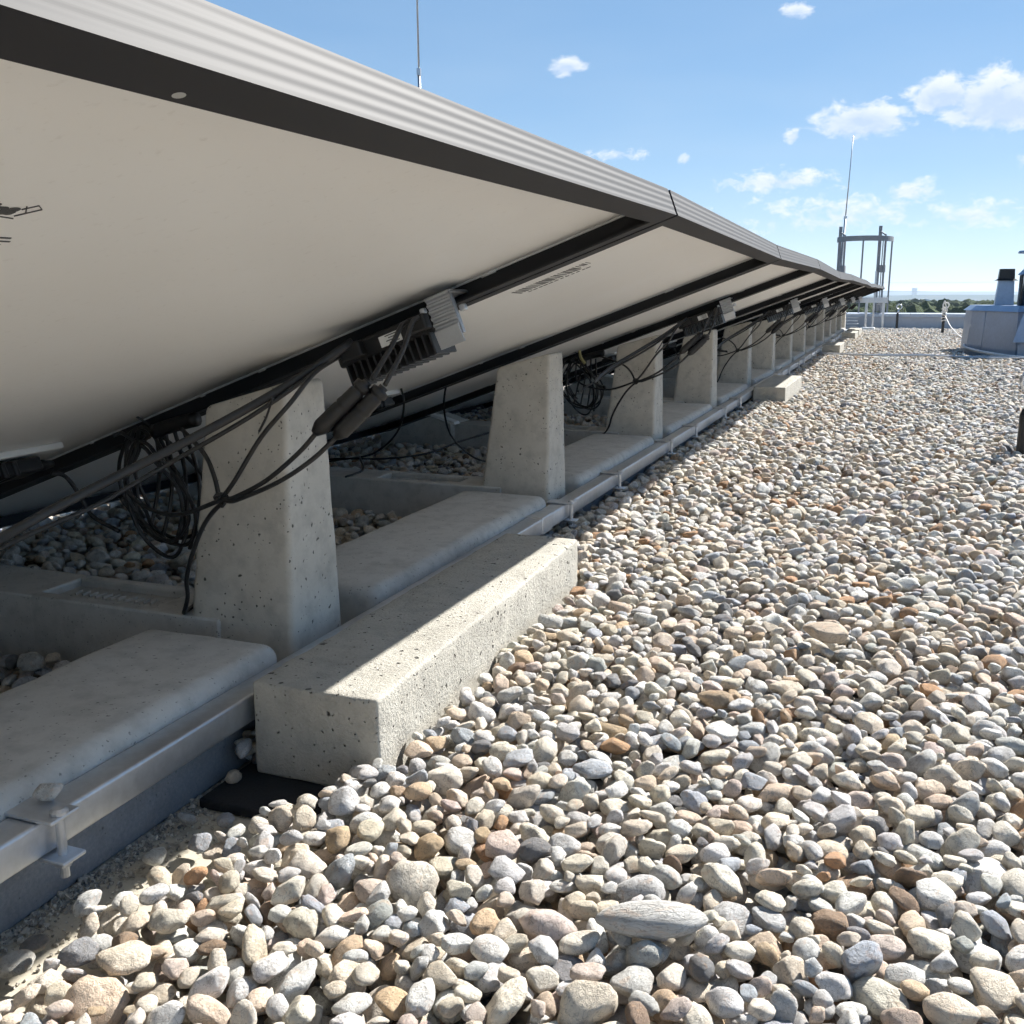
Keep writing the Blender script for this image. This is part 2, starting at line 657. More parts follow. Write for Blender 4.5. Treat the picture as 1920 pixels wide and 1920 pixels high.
def copy_tree(o, parent=None):
    c = o.copy()
    COL.objects.link(c)
    c.parent = parent
    for ch in list(o.children):
        copy_tree(ch, c)
    return c


ORD = ['first', 'second', 'third', 'fourth', 'fifth', 'sixth', 'seventh', 'eighth', 'ninth', 'tenth', 'eleventh', 'twelfth', 'thirteenth', 'fourteenth']


def sh(y):
    """the row drifts a little sideways with distance"""
    return -0.075 * (max(0.0, y - 2.0) / 12.0) ** 1.5


PITCH_Y = 0.998
Y_SEAM = [0.171 + PITCH_Y * k for k in range(15)]       # seam k lies at the far end of panel k
Y_POST = [1.117 + PITCH_Y * k for k in range(14)]
CAMH = 0.535
TILT = math.radians(20.6)
ZJ = [0.081, 0.0866, 0.0702, 0.0728, 0.0592, 0.0660, 0.0640, 0.0655, 0.0550, 0.063, 0.062, 0.069, 0.067, 0.074, 0.074]

# ------------------------------------------------------------------ setting: roof, ground, far land
roof = Geo().box(-9, 9, -5, 16.62, -0.6, 0.0).obj('roof', M_MEMB)
tag(roof, kind='structure')
g = Geo()
# sheet of gravel texture that carries the loose stones (left out where the membrane lies bare)
for (x0, x1, y0, y1) in ((-0.42, 9, -5, 16.6), (-9, -0.42, 1.35, 16.6), (-9, -0.88, -5, 1.35)):
    zz = 0.012
    g.add([(x0, y0, zz), (x1, y0, zz), (x1, y1, zz), (x0, y1, zz)], [(0, 1, 2, 3)])
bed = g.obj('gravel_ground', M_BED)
tag(bed, kind='structure')

g = Geo()
g.add([(-13000, -800, -24), (13000, -800, -24), (13000, 13000, -24), (-13000, 13000, -24)], [(0, 1, 2, 3)])
tag(g.obj('ground', M_LAND), kind='structure')


def ridge(dist, base, amp, freq, seed, x0=-6000, x1=6000, n=220, depth=900):
    g = Geo()
    v, f = [], []
    rows = 7
    for j in range(rows):
        t = j / (rows - 1)
        for i in range(n + 1):
            x = x0 + (x1 - x0) * i / n
            h = base + amp * (mnoise.fractal(Vector((x * freq, seed, 0)), 1.0, 2.0, 5) * 0.5 + 0.5)
            prof = math.sin(math.pi * t)
            hh = -24 + (h + 24) * prof * (1 + 0.06 * mnoise.noise(Vector((x * freq * 4, t * 3, seed))))
            v.append((x, dist + depth * (t - 0.5), hh))
    for j in range(rows - 1):
        for i in range(n):
            a = j * (n + 1) + i
            f.append((a, a + 1, a + n + 2, a + n + 1))
    g.add(v, f, True)
    return g


tag(ridge(9500, 6, 46, 0.0006, 2.0).obj('hills', M_LAND), kind='structure')
tag(ridge(5600, -12, 26, 0.0011, 7.0, depth=600).obj('hills', M_LAND), kind='structure')


def forest():
    g = Geo()
    bm = bmesh.new()
    bmesh.ops.create_icosphere(bm, subdivisions=2, radius=1.0)
    base = [v.co.copy() for v in bm.verts]
    faces = [tuple(v.index for v in f.verts) for f in bm.faces]
    bm.free()
    r = random.Random(5)
    for row in range(9):
        D = 230 + row * 52
        nn = int(190 + row * 16)
        for i in range(nn):
            x = -0.85 * D - 40 + (1.25 * D + 80) * (i + r.uniform(-.35, .35)) / nn
            y = D + r.uniform(-24, 24)
            top = CAMH + D * -0.0105 + 1.3 * mnoise.noise(Vector((x * 0.02, D * 0.03, 1))) + r.uniform(-0.7, 0.7) + row * 0.42
            rx = r.uniform(2.6, 4.6)
            hz = r.uniform(3.2, 5.0)
            o = Vector((r.uniform(0, 99), r.uniform(0, 99), 0))
            vs_ = []
            for p in base:
                d = 1 + 0.42 * mnoise.noise(p * 1.7 + o) + 0.22 * mnoise.noise(p * 4.5 + o)
                vs_.append((x + p.x * rx * d, y + p.y * rx * d, top - hz + p.z * hz * d))
            g.add(vs_, faces, False)
            g.tube([(x, y, -24), (x, y, top - hz)], 0.35, 5, 0)
    return g


tag(forest().obj('forest', M_FOREST), 'dense green wood beyond the roof edge', 'forest', kind='stuff')

# far building, pylons and wires on the horizon
g = Geo()
g.box(-14, 14, 0, 26, 0, 62)
for i in range(9):
    for j in range(4):
        g.box(-12 + j * 6.6, -8 + j * 6.6, -0.6, 0.0, 4 + i * 6.3, 7.4 + i * 6.3)
o = g.obj('tower_block', simple('far_render', (0.55, 0.54, 0.52), 0.8, 0, 0, 1, 0.05))
o.location = (11, 6200, -24)
tag(o, 'tiny pale tower block on the hazy horizon', 'building')
g = Geo()
g.prism([(-15, 0), (15, 0), (15, 3), (0, 6), (-15, 3)], 1, 0, 22)
o = g.obj('farm_hall', M_WHITE)
o.location = (8.5, 790, -8.0)
tag(o, 'long white hall roof showing above the trees', 'building')
ms = simple('pylon_steel', (0.30, 0.31, 0.33), 0.6, 0.4, 0, 5, 0.05)


def pylon(x, y, zt, label):
    g = Geo()
    zb = -24
    w = 2.6
    for sx in (-1, 1):
        for sy in (-1, 1):
            g.tube([(x + sx * w, y + sy * w, zb), (x + sx * .5, y + sy * .5, zt)], 0.16, 5, 0)
    for k in range(9):
        t0, t1 = k / 9, (k + 1) / 9
        a0, a1 = w + (0.5 - w) * t0, w + (0.5 - w) * t1
        g.tube([(x - a0, y - a0, zb + (zt - zb) * t0), (x + a1, y - a1, zb + (zt - zb) * t1)], 0.08, 4, 0)
        g.tube([(x + a0, y + a0, zb + (zt - zb) * t0), (x - a1, y + a1, zb + (zt - zb) * t1)], 0.08, 4, 0)
    for zz, ww in ((zt - 2, 6), (zt - 8, 8), (zt - 14, 6)):
        g.tube([(x - ww, y, zz), (x, y, zz + 1.0), (x + ww, y, zz)], 0.14, 4, 0)
    tag(g.obj('power_pylon', ms, None, (x, y, zb)), label, 'pylon')


pylon(-95, 1180, 15.5, 'faint steel pylon left on the horizon behind the roof ladder')
pylon(88, 1180, 14.0, 'faint steel pylon right on the horizon beside the flue')
for k, (z0, dz, lb) in enumerate(((14.6, 3.0, 'upper thin power line sagging above the horizon'), (5.6, 2.0, 'lower thin power line sagging above the horizon'))):
    pts = [(-95 + 183 * t, 1180, z0 + (-1.0 * t) - dz * 4 * t * (1 - t) * 0.35) for t in [i / 14 for i in range(15)]]
    tag(Geo().tube(pts, 0.09, 5, 0).obj('power_line', ms), lb, 'cable')

# parapet
par = empty('parapet_wall', (0, 16.6, 0))
Geo().rbox(-9, 9, 16.5, 16.78, 0.0, 0.235, 0.004, 1).obj('wall', M_PAR, par)
nseg = 6
for i in range(nseg):
    x0 = -9 + 18 * i / nseg + 0.002
    x1 = -9 + 18 * (i + 1) / nseg - 0.002
    Geo().prism([(16.47, 0.215), (16.47, 0.262), (16.81, 0.272), (16.81, 0.215), (16.80, 0.215), (16.80, 0.236), (16.48, 0.236), (16.48, 0.215)], 0, x0, x1).obj('coping', M_ZINC, par)
g = Geo()
g.box(0.17, 0.33, 16.488, 16.499, 0.16, 0.205)
g.obj('overflow_spout', M_PAR, par)
tag(par, 'low grey parapet with metal coping along the far roof edge', 'wall')

# ------------------------------------------------------------------ solar panels
PW, PL, FT = 0.988, 1.56, 0.030


def ribbed():
    p = []
    n = 40
    for i in range(n + 1):
        t = i / n
        d = 0.0
        if 0.06 < t < 0.97:
            ph = (t - 0.06) / 0.91 * 4.0
            d = 0.00024 * (0.5 - 0.5 * math.cos(2 * math.pi * ph))
        p.append((d, 0.0 + FT * t))
    return p


def bar_profile(ribs):
    outer = ribbed() if ribs else [(0, 0), (0, FT)]
    return outer + [(0.011, FT), (0.011, 0.0278), (0.0028, 0.0278), (0.0028, 0.002), (0.025, 0.002), (0.025, 0.0)]


def panel_meshes():
    M = {}
    prof = bar_profile(True)
    M['top'] = Geo().prism(prof, 0, 0, PW).mesh('frame_bar_top')
    M['bottom'] = Geo().prism([(PL - a, b) for a, b in bar_profile(False)], 0, 0, PW).mesh('frame_bar_bottom')
    for nm, sg in (('near', 1), ('far', -1)):
        pr = [((a if sg > 0 else PW - a), b) for a, b in bar_profile(False)]
        g = Geo().prism(pr, 1, 0.0252, PL - 0.0252)
        for (s0, s1) in ((0.0029, 0.0251), (PL - 0.0251, PL - 0.0029)):
            a0, a1 = (0, 0.0028) if sg > 0 else (PW - 0.0028, PW)
            g.box(a0, a1, s0, s1, 0.0022, FT)
        M[nm] = g.mesh('frame_bar_' + nm)
    M['back'] = Geo().box(0.003, PW - 0.003, 0.0031, PL - 0.0031, 0.0225, 0.0234).mesh('backsheet')
    M['glass'] = Geo().box(0.003, PW - 0.003, 0.0031, PL - 0.0031, 0.0236, 0.0276).mesh('glass')
    jb = Geo().rbox(0.72, 0.885, 0.850, 0.895, 0.013, 0.0224, 0.003, 2)
    M['jbox'] = jb.mesh('junction_box')
    cn = Geo().rbox(0.66, 0.84, 0.850, 0.894, -0.010, 0.0098, 0.004, 2)
    for i in range(6):
        cn.rbox(0.70 + i * 0.018, 0.708 + i * 0.018, 0.847, 0.897, -0.012, 0.008, 0.002, 1)
    cn.tube([(0.84, 0.872, 0.0), (0.875, 0.872, -0.002)], 0.010, 10, 0, lambda t: 1 - 0.5 * t)
    M['conn'] = cn.mesh('connector')
    # barcode strip printed near the near upper corner
    g = Geo()
    r = random.Random(3)
    s = 0.172
    while s < 0.285:
        w = r.choice((0.0012, 0.0018, 0.003))
        gap = r.choice((0.0016, 0.0024, 0.0034))
        l = 0.040 if 0.19 < s else 0.024
        g.box(0.205, 0.205 + l, s, s + w, 0.0221, 0.0224)
        s += w + gap
    for i in range(12):
        s0 = 0.182 + i * 0.0085
        g.box(0.256, 0.261, s0, s0 + r.uniform(0.004, 0.007), 0.0221, 0.0224)
    M['code'] = g.mesh('barcode')
    r2 = random.Random(8)
    for nm, uu in (('bead_near', 0.0036), ('bead_far', PW - 0.0036)):
        g = Geo().tube([(uu + r2.uniform(-.0004, .0004), 0.02 + (PL - 0.04) * i / 60, 0.0218) for i in range(61)], 0.0014, 6, 0)
        for i in range(7):
            s0 = r2.uniform(0.1, 1.4)
            g.tube([(uu, s0, 0.0212), (uu, s0 + r2.uniform(0.006, 0.02), 0.0212)], 0.0021, 6, 0)
        M[nm] = g.mesh('sealant_bead')
    return M


PM = panel_meshes()
for k, m in PM.items():
    PM[k].materials.append({'back': M_BACK, 'glass': M_PANELGLASS, 'jbox': M_WHITE, 'conn': M_BLACK, 'code': M_INK, 'bead_near': M_WHITE, 'bead_far': M_WHITE}.get(k, M_FRAME))
PANELS = []
SVEC = Vector((-math.cos(TILT), 0, -math.sin(TILT)))
for k in [*range(1, 15), 0, -1]:  # last two are out of view, added to darken the posts' near faces
    y0, y1 = Y_SEAM[0] + PITCH_Y * (k - 1), Y_SEAM[0] + PITCH_Y * k
    J0 = Vector((-0.25 + sh(y0), y0 + 0.005, ZJ[max(0, k - 1)] + CAMH))
    J1 = Vector((-0.25 + sh(y1), y1 + 0.005, ZJ[max(0, k)] + CAMH))
    u = (J1 - J0).normalized()
    n = u.cross(SVEC).normalized()
    s = n.cross(u)
    e = empty('solar_panel')
    e.matrix_world = Matrix(((u.x, s.x, n.x, J0.x), (u.y, s.y, n.y, J0.y), (u.z, s.z, n.z, J0.z), (0, 0, 0, 1)))
    for nm, key in (('frame_bar', 'top'), ('frame_bar', 'bottom'), ('frame_bar', 'near'), ('frame_bar', 'far'), ('backsheet', 'back'), ('glass', 'glass'), ('junction_box', 'jbox'), ('sealant_bead', 'bead_near'), ('sealant_bead', 'bead_far')):
        o = link(nm, PM[key], e)
        if key == 'top':
            o['label'] = 'ribbed upper frame bar catching the sun'
        if key == 'jbox':
            link('connector', PM['conn'], o)
    if k > 1:
        link('barcode', PM['code'], e)
    lab = {1: 'nearest solar panel filling the upper left, white back and black frame',
           0: 'unseen solar panel next to the nearest one, added outside the left picture edge',
           -1: 'unseen solar panel level with the camera, added outside the left picture edge',
           14: 'last solar panel at the far end of the tilted row'}.get(k, ORD[k - 1] + ' solar panel from the camera, white back in black frame')
    tag(e, lab, 'solar panel', 'solar panels in the tilted row')
    PANELS.append(e)

# print on the back of the nearest panel (only the end of the word shows at the picture edge)
p1 = PANELS[0]
U0 = Y_SEAM[0] + 0.005
txt = bpy.data.curves.new('printed_word', 'FONT')
txt.body = 'ina'
txt.size = 0.018
txt.shear = 0.35
txt.offset = 0.0008
txt.extrude = 0.0001
txt.align_x = 'RIGHT'
to = bpy.data.objects.new('printed_word', txt)
COL.objects.link(to)
bpy.context.view_layer.update()
me = bpy.data.meshes.new_from_object(to.evaluated_get(bpy.context.evaluated_depsgraph_get()))
bpy.data.objects.remove(to)
for v in me.vertices:       # letters run along the row, their tops towards the upper edge, facing down
    x, y, z = v.co
    v.co = (0.409 - U0 + x, 0.1805 - y * 0.9, 0.0222 - z)
o = link('printed_word', me, p1, M_INK)
o['label'] = 'black italic letters ina, end of a printed word'
g = Geo()
for (a, b) in (((0.411, 0.170), (0.417, 0.178)), ((0.417, 0.178), (0.413, 0.182)), ((0.413, 0.182), (0.4225, 0.172)), ((0.4225, 0.172), (0.417, 0.168)), ((0.417, 0.168), (0.411, 0.174)), ((0.400, 0.183), (0.415, 0.185))):
    g.tube([(a[0] - U0, a[1], 0.0222), (b[0] - U0, b[1], 0.0222)], 0.00035, 4, 0)
g.obj('printed_emblem', M_INK, p1, (0, 0, 0))
g = Geo()
for i in range(4):
    g.box(0.37 - U0, 0.434 + 0.003 * (i % 2) - U0, 0.2085 + i * 0.0045, 0.2098 + i * 0.0045, 0.0221, 0.0224)
g.obj('printed_lines', M_INK, p1, (0, 0, 0))
# slot in the upper flange
g = Geo()
sl = [(0.168 + 0.0034 * math.cos(a), 0.0195 + 0.0024 * math.sin(a), -0.0003) for a in [2 * math.pi * i / 16 for i in range(16)]]
g.add(sl, [tuple(range(16))])
g.obj('drain_slot', simple('lit_slot_metal', (0.5, 0.5, 0.48), 0.5, 0.6, 0, 200, 0.05), p1, (0, 0, 0))

# ------------------------------------------------------------------ concrete stands
def stand_parts(k):
    yc = Y_POST[0] + PITCH_Y * k
    dx = sh(yc)
    dz = ZJ[max(0, min(k + 1, 14))] - ZJ[1]
    base = (dx - 0.77, yc, 0)
    e = empty('panel_stand', base)
    fine = 0 <= k < 3

    def pm(p):
        t = p.z / 0.42
        X0, X1 = -0.872 + 0.046 * t, -0.698 - 0.008 * t
        fx = (p.x + 0.847) / 0.147
        x = X0 + (X1 - X0) * fx
        y = p.y * (1 - 0.32 * t)
        z = p.z * ((0.397 + dz + (0.034) * fx) / 0.42)
        return Vector((x + dx, yc + y, z))
    g = Geo().rbox(-0.847, -0.700, -0.0675, 0.0675, 0, 0.42, 0.009, 3 if fine else 1, 0.02 if fine else None, pm)
    if fine:
        g.rough(0.0011, 26, k + 1)
    g.obj('post', M_POST, e)
    g = Geo()
    y0, y1 = yc - 0.066, yc + 0.050
    g.rbox(-0.925 + dx, -0.81 + dx, y0, y1, 0, 0.122, 0.003, 1)
    g.rbox(-1.375 + dx, -1.125 + dx, y0, y1, 0, 0.122, 0.003, 1)
    g.box(-1.130 + dx, -0.920 + dx, y0 + 0.021, y1 - 0.021, 0, 0.110)
    g.rbox(-1.130 + dx, -0.920 + dx, y0, y0 + 0.022, 0, 0.1218, 0.004, 2)
    g.rbox(-1.130 + dx, -0.920 + dx, y1 - 0.022, y1, 0, 0.1218, 0.004, 2)
    cb = g.obj('crossbar', M_BEAM, e)
    r = random.Random(11)
    g = Geo()
    for row in range(2):
        x = -1.10
        while x < -0.96:
            w = r.uniform(0.005, 0.010)
            yy = yc - 0.040 + row * 0.028
            a = r.uniform(-0.006, 0.006)
            g.add([(x + dx, yy, 0.1095), (x + 0.003 + dx, yy, 0.1095), (x + 0.003 + a + dx, yy + 0.018, 0.1095), (x + a + dx, yy + 0.018, 0.1095),
                   (x + dx, yy, 0.1135), (x + 0.003 + dx, yy, 0.1135), (x + 0.003 + a + dx, yy + 0.018, 0.1135), (x + a + dx, yy + 0.018, 0.1135)],
                  [(4, 5, 6, 7), (0, 1, 5, 4), (1, 2, 6, 5), (2, 3, 7, 6), (3, 0, 4, 7)])
            x += w + 0.006
    c = g.obj('cast_mark', M_BEAM, cb, base)
    prof = [(-1.36, 0), (-1.365, 0.124), (-1.44, 0.160 + dz), (-1.62, 0.094 + dz), (-1.62, 0)]
    Geo().prism([(a + dx, b) for a, b in prof], 1, yc - 0.095, yc + 0.05).obj('rear_foot', M_BEAM, e)
    g = Geo()
    g.prism([(-1.352 + dx, 0.123), (-1.356 + dx, 0.131), (-1.436 + dx, 0.168 + dz), (-1.44 + dx, 0.161 + dz), (-1.362 + dx, 0.1245)], 1, yc - 0.088, yc - 0.048)
    g.obj('clamp', M_WHITE, e)
    lab = {-1: 'unseen concrete post added just outside the left picture edge', -2: 'unseen concrete post added behind the camera beside the panel row', 0: 'nearest tapered concrete post with low crossbar under the solar panels'}.get(k, ORD[k] + ' tapered concrete post from the camera under the panel row')
    tag(e, lab, 'concrete stand', 'concrete stands carrying the panel row')
    return e


for k in range(-2, 14):  # negative ones are unseen, added to carry the out-of-view panels
    stand_parts(k)

# ballast beams between the posts
for k in range(14):
    yc, dx = Y_POST[k], sh(Y_POST[k])
    y0, y1 = yc - 0.865, yc - 0.108
    g = Geo().rbox(-0.885 + dx, -0.685 + dx, y0, y1, 0.002, 0.122, 0.020, 4, 0.03 if k < 3 else None)
    if k < 3:
        g.rough(0.0016, 14, k + 20)
    o = g.obj('ballast_beam', M_BEAM, None, (-0.785 + dx, (y0 + y1) / 2, 0))
    ft = Geo().rbox(-0.880 + dx, -0.6835 + dx, y0 + 0.004, y1 - 0.004, 0.001, 0.058, 0.003, 2).obj('lower_strip', M_STRIP, o, (-0.785 + dx, (y0 + y1) / 2, 0))  # separate darker, bluer strip along the lower part of each beam
    lab = {0: 'round-edged concrete beam lying lower left behind the steel rail'}.get(k, 'round-edged concrete beam lying between the %s and %s posts' % (ORD[k - 1], ORD[k]))
    tag(o, lab, 'concrete beam', 'concrete beams between the posts')

# loose ballast blocks in front of the rail
BLOCKS = [(0.885, 1.65), (4.82, 5.58), (9.10, 9.72), (12.15, 12.85), (13.25, 14.0)]
for k, (y0, y1) in enumerate(BLOCKS):
    dx = sh(y0)
    zb = 0.013 if k == 0 else 0.012

    def bm_(p):
        t = (p.z - zb) / 0.11
        q = p.copy()
        q.x = -0.57 + (p.x + 0.57) * (1.0 - 0.02 * t) + dx
        if y0 < 1:      # the nearest block is a little wider at its near end
            q.x += 0.010 * max(0.0, (p.x + 0.644) / 0.147) * (1 - (p.y - y0) / (y1 - y0)) - 0.010 * max(0.0, (p.x + 0.644) / 0.147) * (p.y - y0) / (y1 - y0)
        return q
    g = Geo().rbox(-0.644, -0.497, y0, y1, zb, 0.122, 0.0045, 2, 0.012 if k == 0 else None, bm_)
    if k == 0:
        g.rough(0.0016, 24, 3)
    o = g.obj('ballast_block', M_BLOCK, None, (-0.57 + dx, (y0 + y1) / 2, 0))
    lab = ['large rough concrete block in the foreground, half in shadow', 'second concrete block from the camera beside the rail', 'third concrete block along the rail', 'fourth concrete block along the rail, near the far end', 'farthest concrete block at the end of the row'][k]
    tag(o, lab, 'concrete block', 'loose concrete blocks in front of the rail')
g = Geo().rbox(-0.668, -0.50, 0.815, 1.69, 0.001, 0.0125, 0.003, 2, 0.05)
tag(g.obj('rubber_mat', M_RUBBER, None, (-0.58, 1.25, 0)), 'black rubber mat under the foreground concrete block', 'mat')

# ------------------------------------------------------------------ rail and clamps
RX0, RX1, RZ0, RZ1 = -0.684, -0.650, 0.070, 0.102
cuts = [-0.4, 1.93, 4.92, 7.91, 10.9, 14.15]
for k in range(5):
    y0, y1 = cuts[k], cuts[k + 1] - 0.003
    g = Geo()
    ya, yb = y0, y1

    def rm(p):
        return Vector((p.x + sh(p.y), p.y, p.z))
    g.rbox(RX0, RX1, ya, yb, RZ0, RZ1, 0.0035, 3, 0.5, rm)
    e = empty('steel_rail', (RX1 + sh(y0), (y0 + y1) / 2, RZ0))
    g.obj('tube', M_STEEL, e)
    if k < 4:
        g = Geo().rbox(RX0 - 0.0005, RX1 + 0.002, yb - 0.06, yb + 0.0005, RZ0 - 0.002, RZ1 + 0.002, 0.003, 2, None, rm)
        g.obj('sleeve', M_STEEL, e)
    tag(e, ['square galvanised rail at lower left, nearest length', 'square galvanised rail beyond the foreground block', 'third length of galvanised rail along the posts', 'fourth length of galvanised rail along the posts', 'farthest length of galvanised rail'][k], 'rail', 'galvanised rail in front of the posts')


def clamp(y, label):
    dx = sh(y)
    e = empty('rail_clamp', (RX1 + dx, y, RZ0))
    Geo().rbox(-0.692 + dx, -0.634 + dx, y - 0.016, y + 0.016, RZ1 + 0.0008, RZ1 + 0.0045, 0.0012, 1).obj('upper_plate', M_STEEL, e)
    Geo().rbox(-0.656 + dx, -0.628 + dx, y - 0.013, y + 0.013, RZ0 - 0.0050, RZ0 - 0.0012, 0.0012, 1).obj('lower_plate', M_STEEL, e)
    g = Geo()
    g.lathe([(0.0042, RZ0 - 0.022), (0.0042, RZ1 + 0.0044)], -0.641 + dx, y, 12)
    g.lathe([(0.0080, RZ1 + 0.0046), (0.0080, RZ1 + 0.0072), (0.005, RZ1 + 0.0095), (0.001, RZ1 + 0.0100)], -0.641 + dx, y, 12)
    g.obj('bolt', M_STEEL, e)
    g = Geo().lathe([(0.0075, RZ0 - 0.0112), (0.0075, RZ0 - 0.0052)], -0.641 + dx, y, 6)
    g.obj('nut', M_STEEL, e)
    tag(e, label, 'clamp', 'bolted clamps on the rail')


clamp(0.605, 'bolted steel clamp on the rail at lower left, a pebble on it')
for k in range(1, 13):
    for d, w in ((-0.085, 'just before'), (0.31, 'just past')):
        y = Y_POST[k] + d
        if any(a - 0.03 < y < b + 0.03 for a, b in BLOCKS):
            continue
        clamp(y, 'steel rail clamp %s the %s post' % (w, ORD[k]))

# ------------------------------------------------------------------ optimisers with their cables
def seam_point(s, t, k=1):
    """point on the underside of the seam: s down the slope, t along the normal"""
    c, sn = math.cos(TILT), math.sin(TILT)
    return Vector((-0.25 - c * s - sn * t, 0, ZJ[1] + CAMH - sn * s + c * t))


def slope_box(g, s0, s1, y0, y1, t0, t1, r=0.002, seg=1):
    tmp = Geo().rbox(s0, s1, y0, y1, t0, t1, r, seg)
    tmp.v = [tuple(seam_point(p[0], p[2]) + Vector((0, p[1], 0))) for p in tmp.v]
    g.add(tmp.v, tmp.f, False)
    return g


OB = (-0.60, 1.12, 0.47)
opt = empty('power_optimiser', OB)
Geo_ = slope_box(Geo(), 0.292, 0.430, 1.098, 1.152, -0.026, -0.001, 0.004, 2)
Geo_.obj('housing', M_BLACK, opt)
for i in range(13):
    s0 = 0.298 + i * 0.0098
    slope_box(Geo(), s0, s0 + 0.0030, 1.092, 1.150, -0.052, -0.0255, 0.0008).obj('fin', M_BLACK, opt)
g = slope_box(Geo(), 0.336, 0.366, 1.0965, 1.0979, -0.021, -0.008, 0.0004)
lb = g.obj('sticker', M_WHITE, opt)
g = Geo()
for i in range(4):
    slope_box(g, 0.339, 0.353 + 0.004 * (i % 2), 1.0957, 1.0963, -0.0195 + i * 0.003, -0.0184 + i * 0.003, 0.0002)
g.obj('sticker_print', M_INK, lb, OB)
for (s0, s1) in ((0.294, 0.322), (0.386, 0.416)):
    c = slope_box(Geo(), s0, s1, 1.082, 1.0975, -0.022, -0.003, 0.003, 2).obj('socket', M_BLACK, opt)
# ribbed aluminium bracket at the upper end
prof = [(0.296, 0.004), (0.258, 0.004)]
g = Geo()
pr = []
nn = 5
top_t, bot_t = 0.012, -0.026
zz = []
for i in range(nn * 4 + 1):
    f = i / (nn * 4)
    t = top_t + (bot_t - top_t) * f
    off = 0.0028 if (i % 4) in (1, 2) else 0.0
    zz.append((t, off))
zz += [(-0.029, 0.006), (-0.050, 0.003)]
vs2, fs2 = [], []
for (t, off) in zz:
    for (ss) in (0.259, 0.2905):
        for yy in (1.094 - off, 1.0965 - off):
            vs2.append(seam_point(ss, t) + Vector((0, yy, 0)))
for i in range(len(zz) - 1):
    a, b = i * 4, (i + 1) * 4
    fs2 += [(a, a + 2, b + 2, b), (a + 1, b + 1, b + 3, a + 3), (a, b, b + 1, a + 1), (a + 2, a + 3, b + 3, b + 2)]
fs2 += [(0, 1, 3, 2), tuple(len(zz) * 4 - 4 + i for i in (0, 2, 3, 1))]
g.add(vs2, fs2)
slope_box(g, 0.259, 0.2905, 1.097, 1.150, 0.0085, 0.0118, 0.0008)
slope_box(g, 0.259, 0.2615, 1.097, 1.104, -0.040, 0.0084, 0.0008)
br = g.obj('bracket', M_ALU, opt)
g = Geo()
slope_box(g, 0.294, 0.301, 1.090, 1.098, -0.004, 0.003, 0.002, 1)
slope_box(g, 0.250, 0.2585, 1.104, 1.112, -0.016, -0.008, 0.002, 1)
g.obj('screw', M_STEEL, br, OB)

CB = (-0.75, 1.05, 0.30)
cab = empty('cable_bundle', CB)
R1 = 0.0029
strap = [(-0.618, 1.086, 0.481), (-0.674, 1.030, 0.432), (-0.745, 0.960, 0.381), (-0.792, 0.880, 0.344), (-0.801, 0.780, 0.320), (-0.781, 0.700, 0.311), (-0.726, 0.600, 0.312)]
strap2 = [(-0.629, 1.086, 0.474), (-0.650, 1.050, 0.446), (-0.707, 1.000, 0.397), (-0.800, 0.950, 0.338), (-0.832, 0.880, 0.306), (-0.846, 0.800, 0.290), (-0.823, 0.700, 0.286), (-0.80, 0.60, 0.30)]
lead_a = [(-0.544, 1.086, 0.505), (-0.542, 1.064, 0.500), (-0.547, 1.048, 0.478), (-0.558, 1.020, 0.442)]
lead_b = [(-0.530, 1.086, 0.510), (-0.527, 1.062, 0.504), (-0.529, 1.042, 0.475), (-0.539, 1.015, 0.437)]
mc4_a = [(-0.557, 1.010, 0.441), (-0.579, 1.000, 0.418), (-0.616, 0.990, 0.383)]
mc4_b = [(-0.540, 1.015, 0.435), (-0.559, 1.005, 0.412), (-0.592, 0.995, 0.379)]
run_a = [(-0.611, 0.990, 0.386), (-0.635, 0.985, 0.360), (-0.676, 0.980, 0.327), (-0.721, 0.980, 0.304), (-0.744, 0.985, 0.298), (-0.823, 1.000, 0.271), (-0.901, 1.030, 0.273), (-0.951, 1.060, 0.293), (-0.97, 1.11, 0.34)]
run_b = [(-0.590, 0.995, 0.380), (-0.618, 0.985, 0.353), (-0.662, 0.980, 0.325), (-0.718, 0.980, 0.301), (-0.742, 0.985, 0.295), (-0.773, 0.990, 0.267), (-0.803, 1.000, 0.223), (-0.822, 1.010, 0.187), (-0.832, 1.022, 0.160), (-0.846, 1.032, 0.138), (-0.862, 1.05, 0.127), (-0.872, 1.08, 0.126)]
run_c = [(-0.744, 0.985, 0.299), (-0.723, 0.985, 0.323), (-0.687, 0.990, 0.375), (-0.652, 1.000, 0.415), (-0.644, 1.040, 0.446), (-0.637, 1.086, 0.463)]
run_d = [(-0.746, 0.985, 0.299), (-0.764, 1.000, 0.325), (-0.800, 1.030, 0.345), (-0.887, 1.10, 0.362)]
Geo().tube(strap, 0.0052, 10, 6, None, 0.55).obj('cable', M_CABLE, cab)
for p in (strap2, lead_a, lead_b, run_a, run_b, run_c, run_d):
    Geo().tube(p, R1, 8, 6).obj('cable', M_CABLE, cab)


def mc4(path):
    g = Geo()
    def tp(t):
        if t < 0.06: return 0.55
        if t < 0.22: return 1.06
        if t < 0.26: return 0.80
        if t < 0.52: return 0.95
        if t < 0.56: return 1.02
        if t < 0.60: return 0.85
        if t < 0.90: return 0.98
        return 0.98 - (t - 0.9) * 5.0
    g.tube(path, 0.0102, 12, 18, tp)
    return g


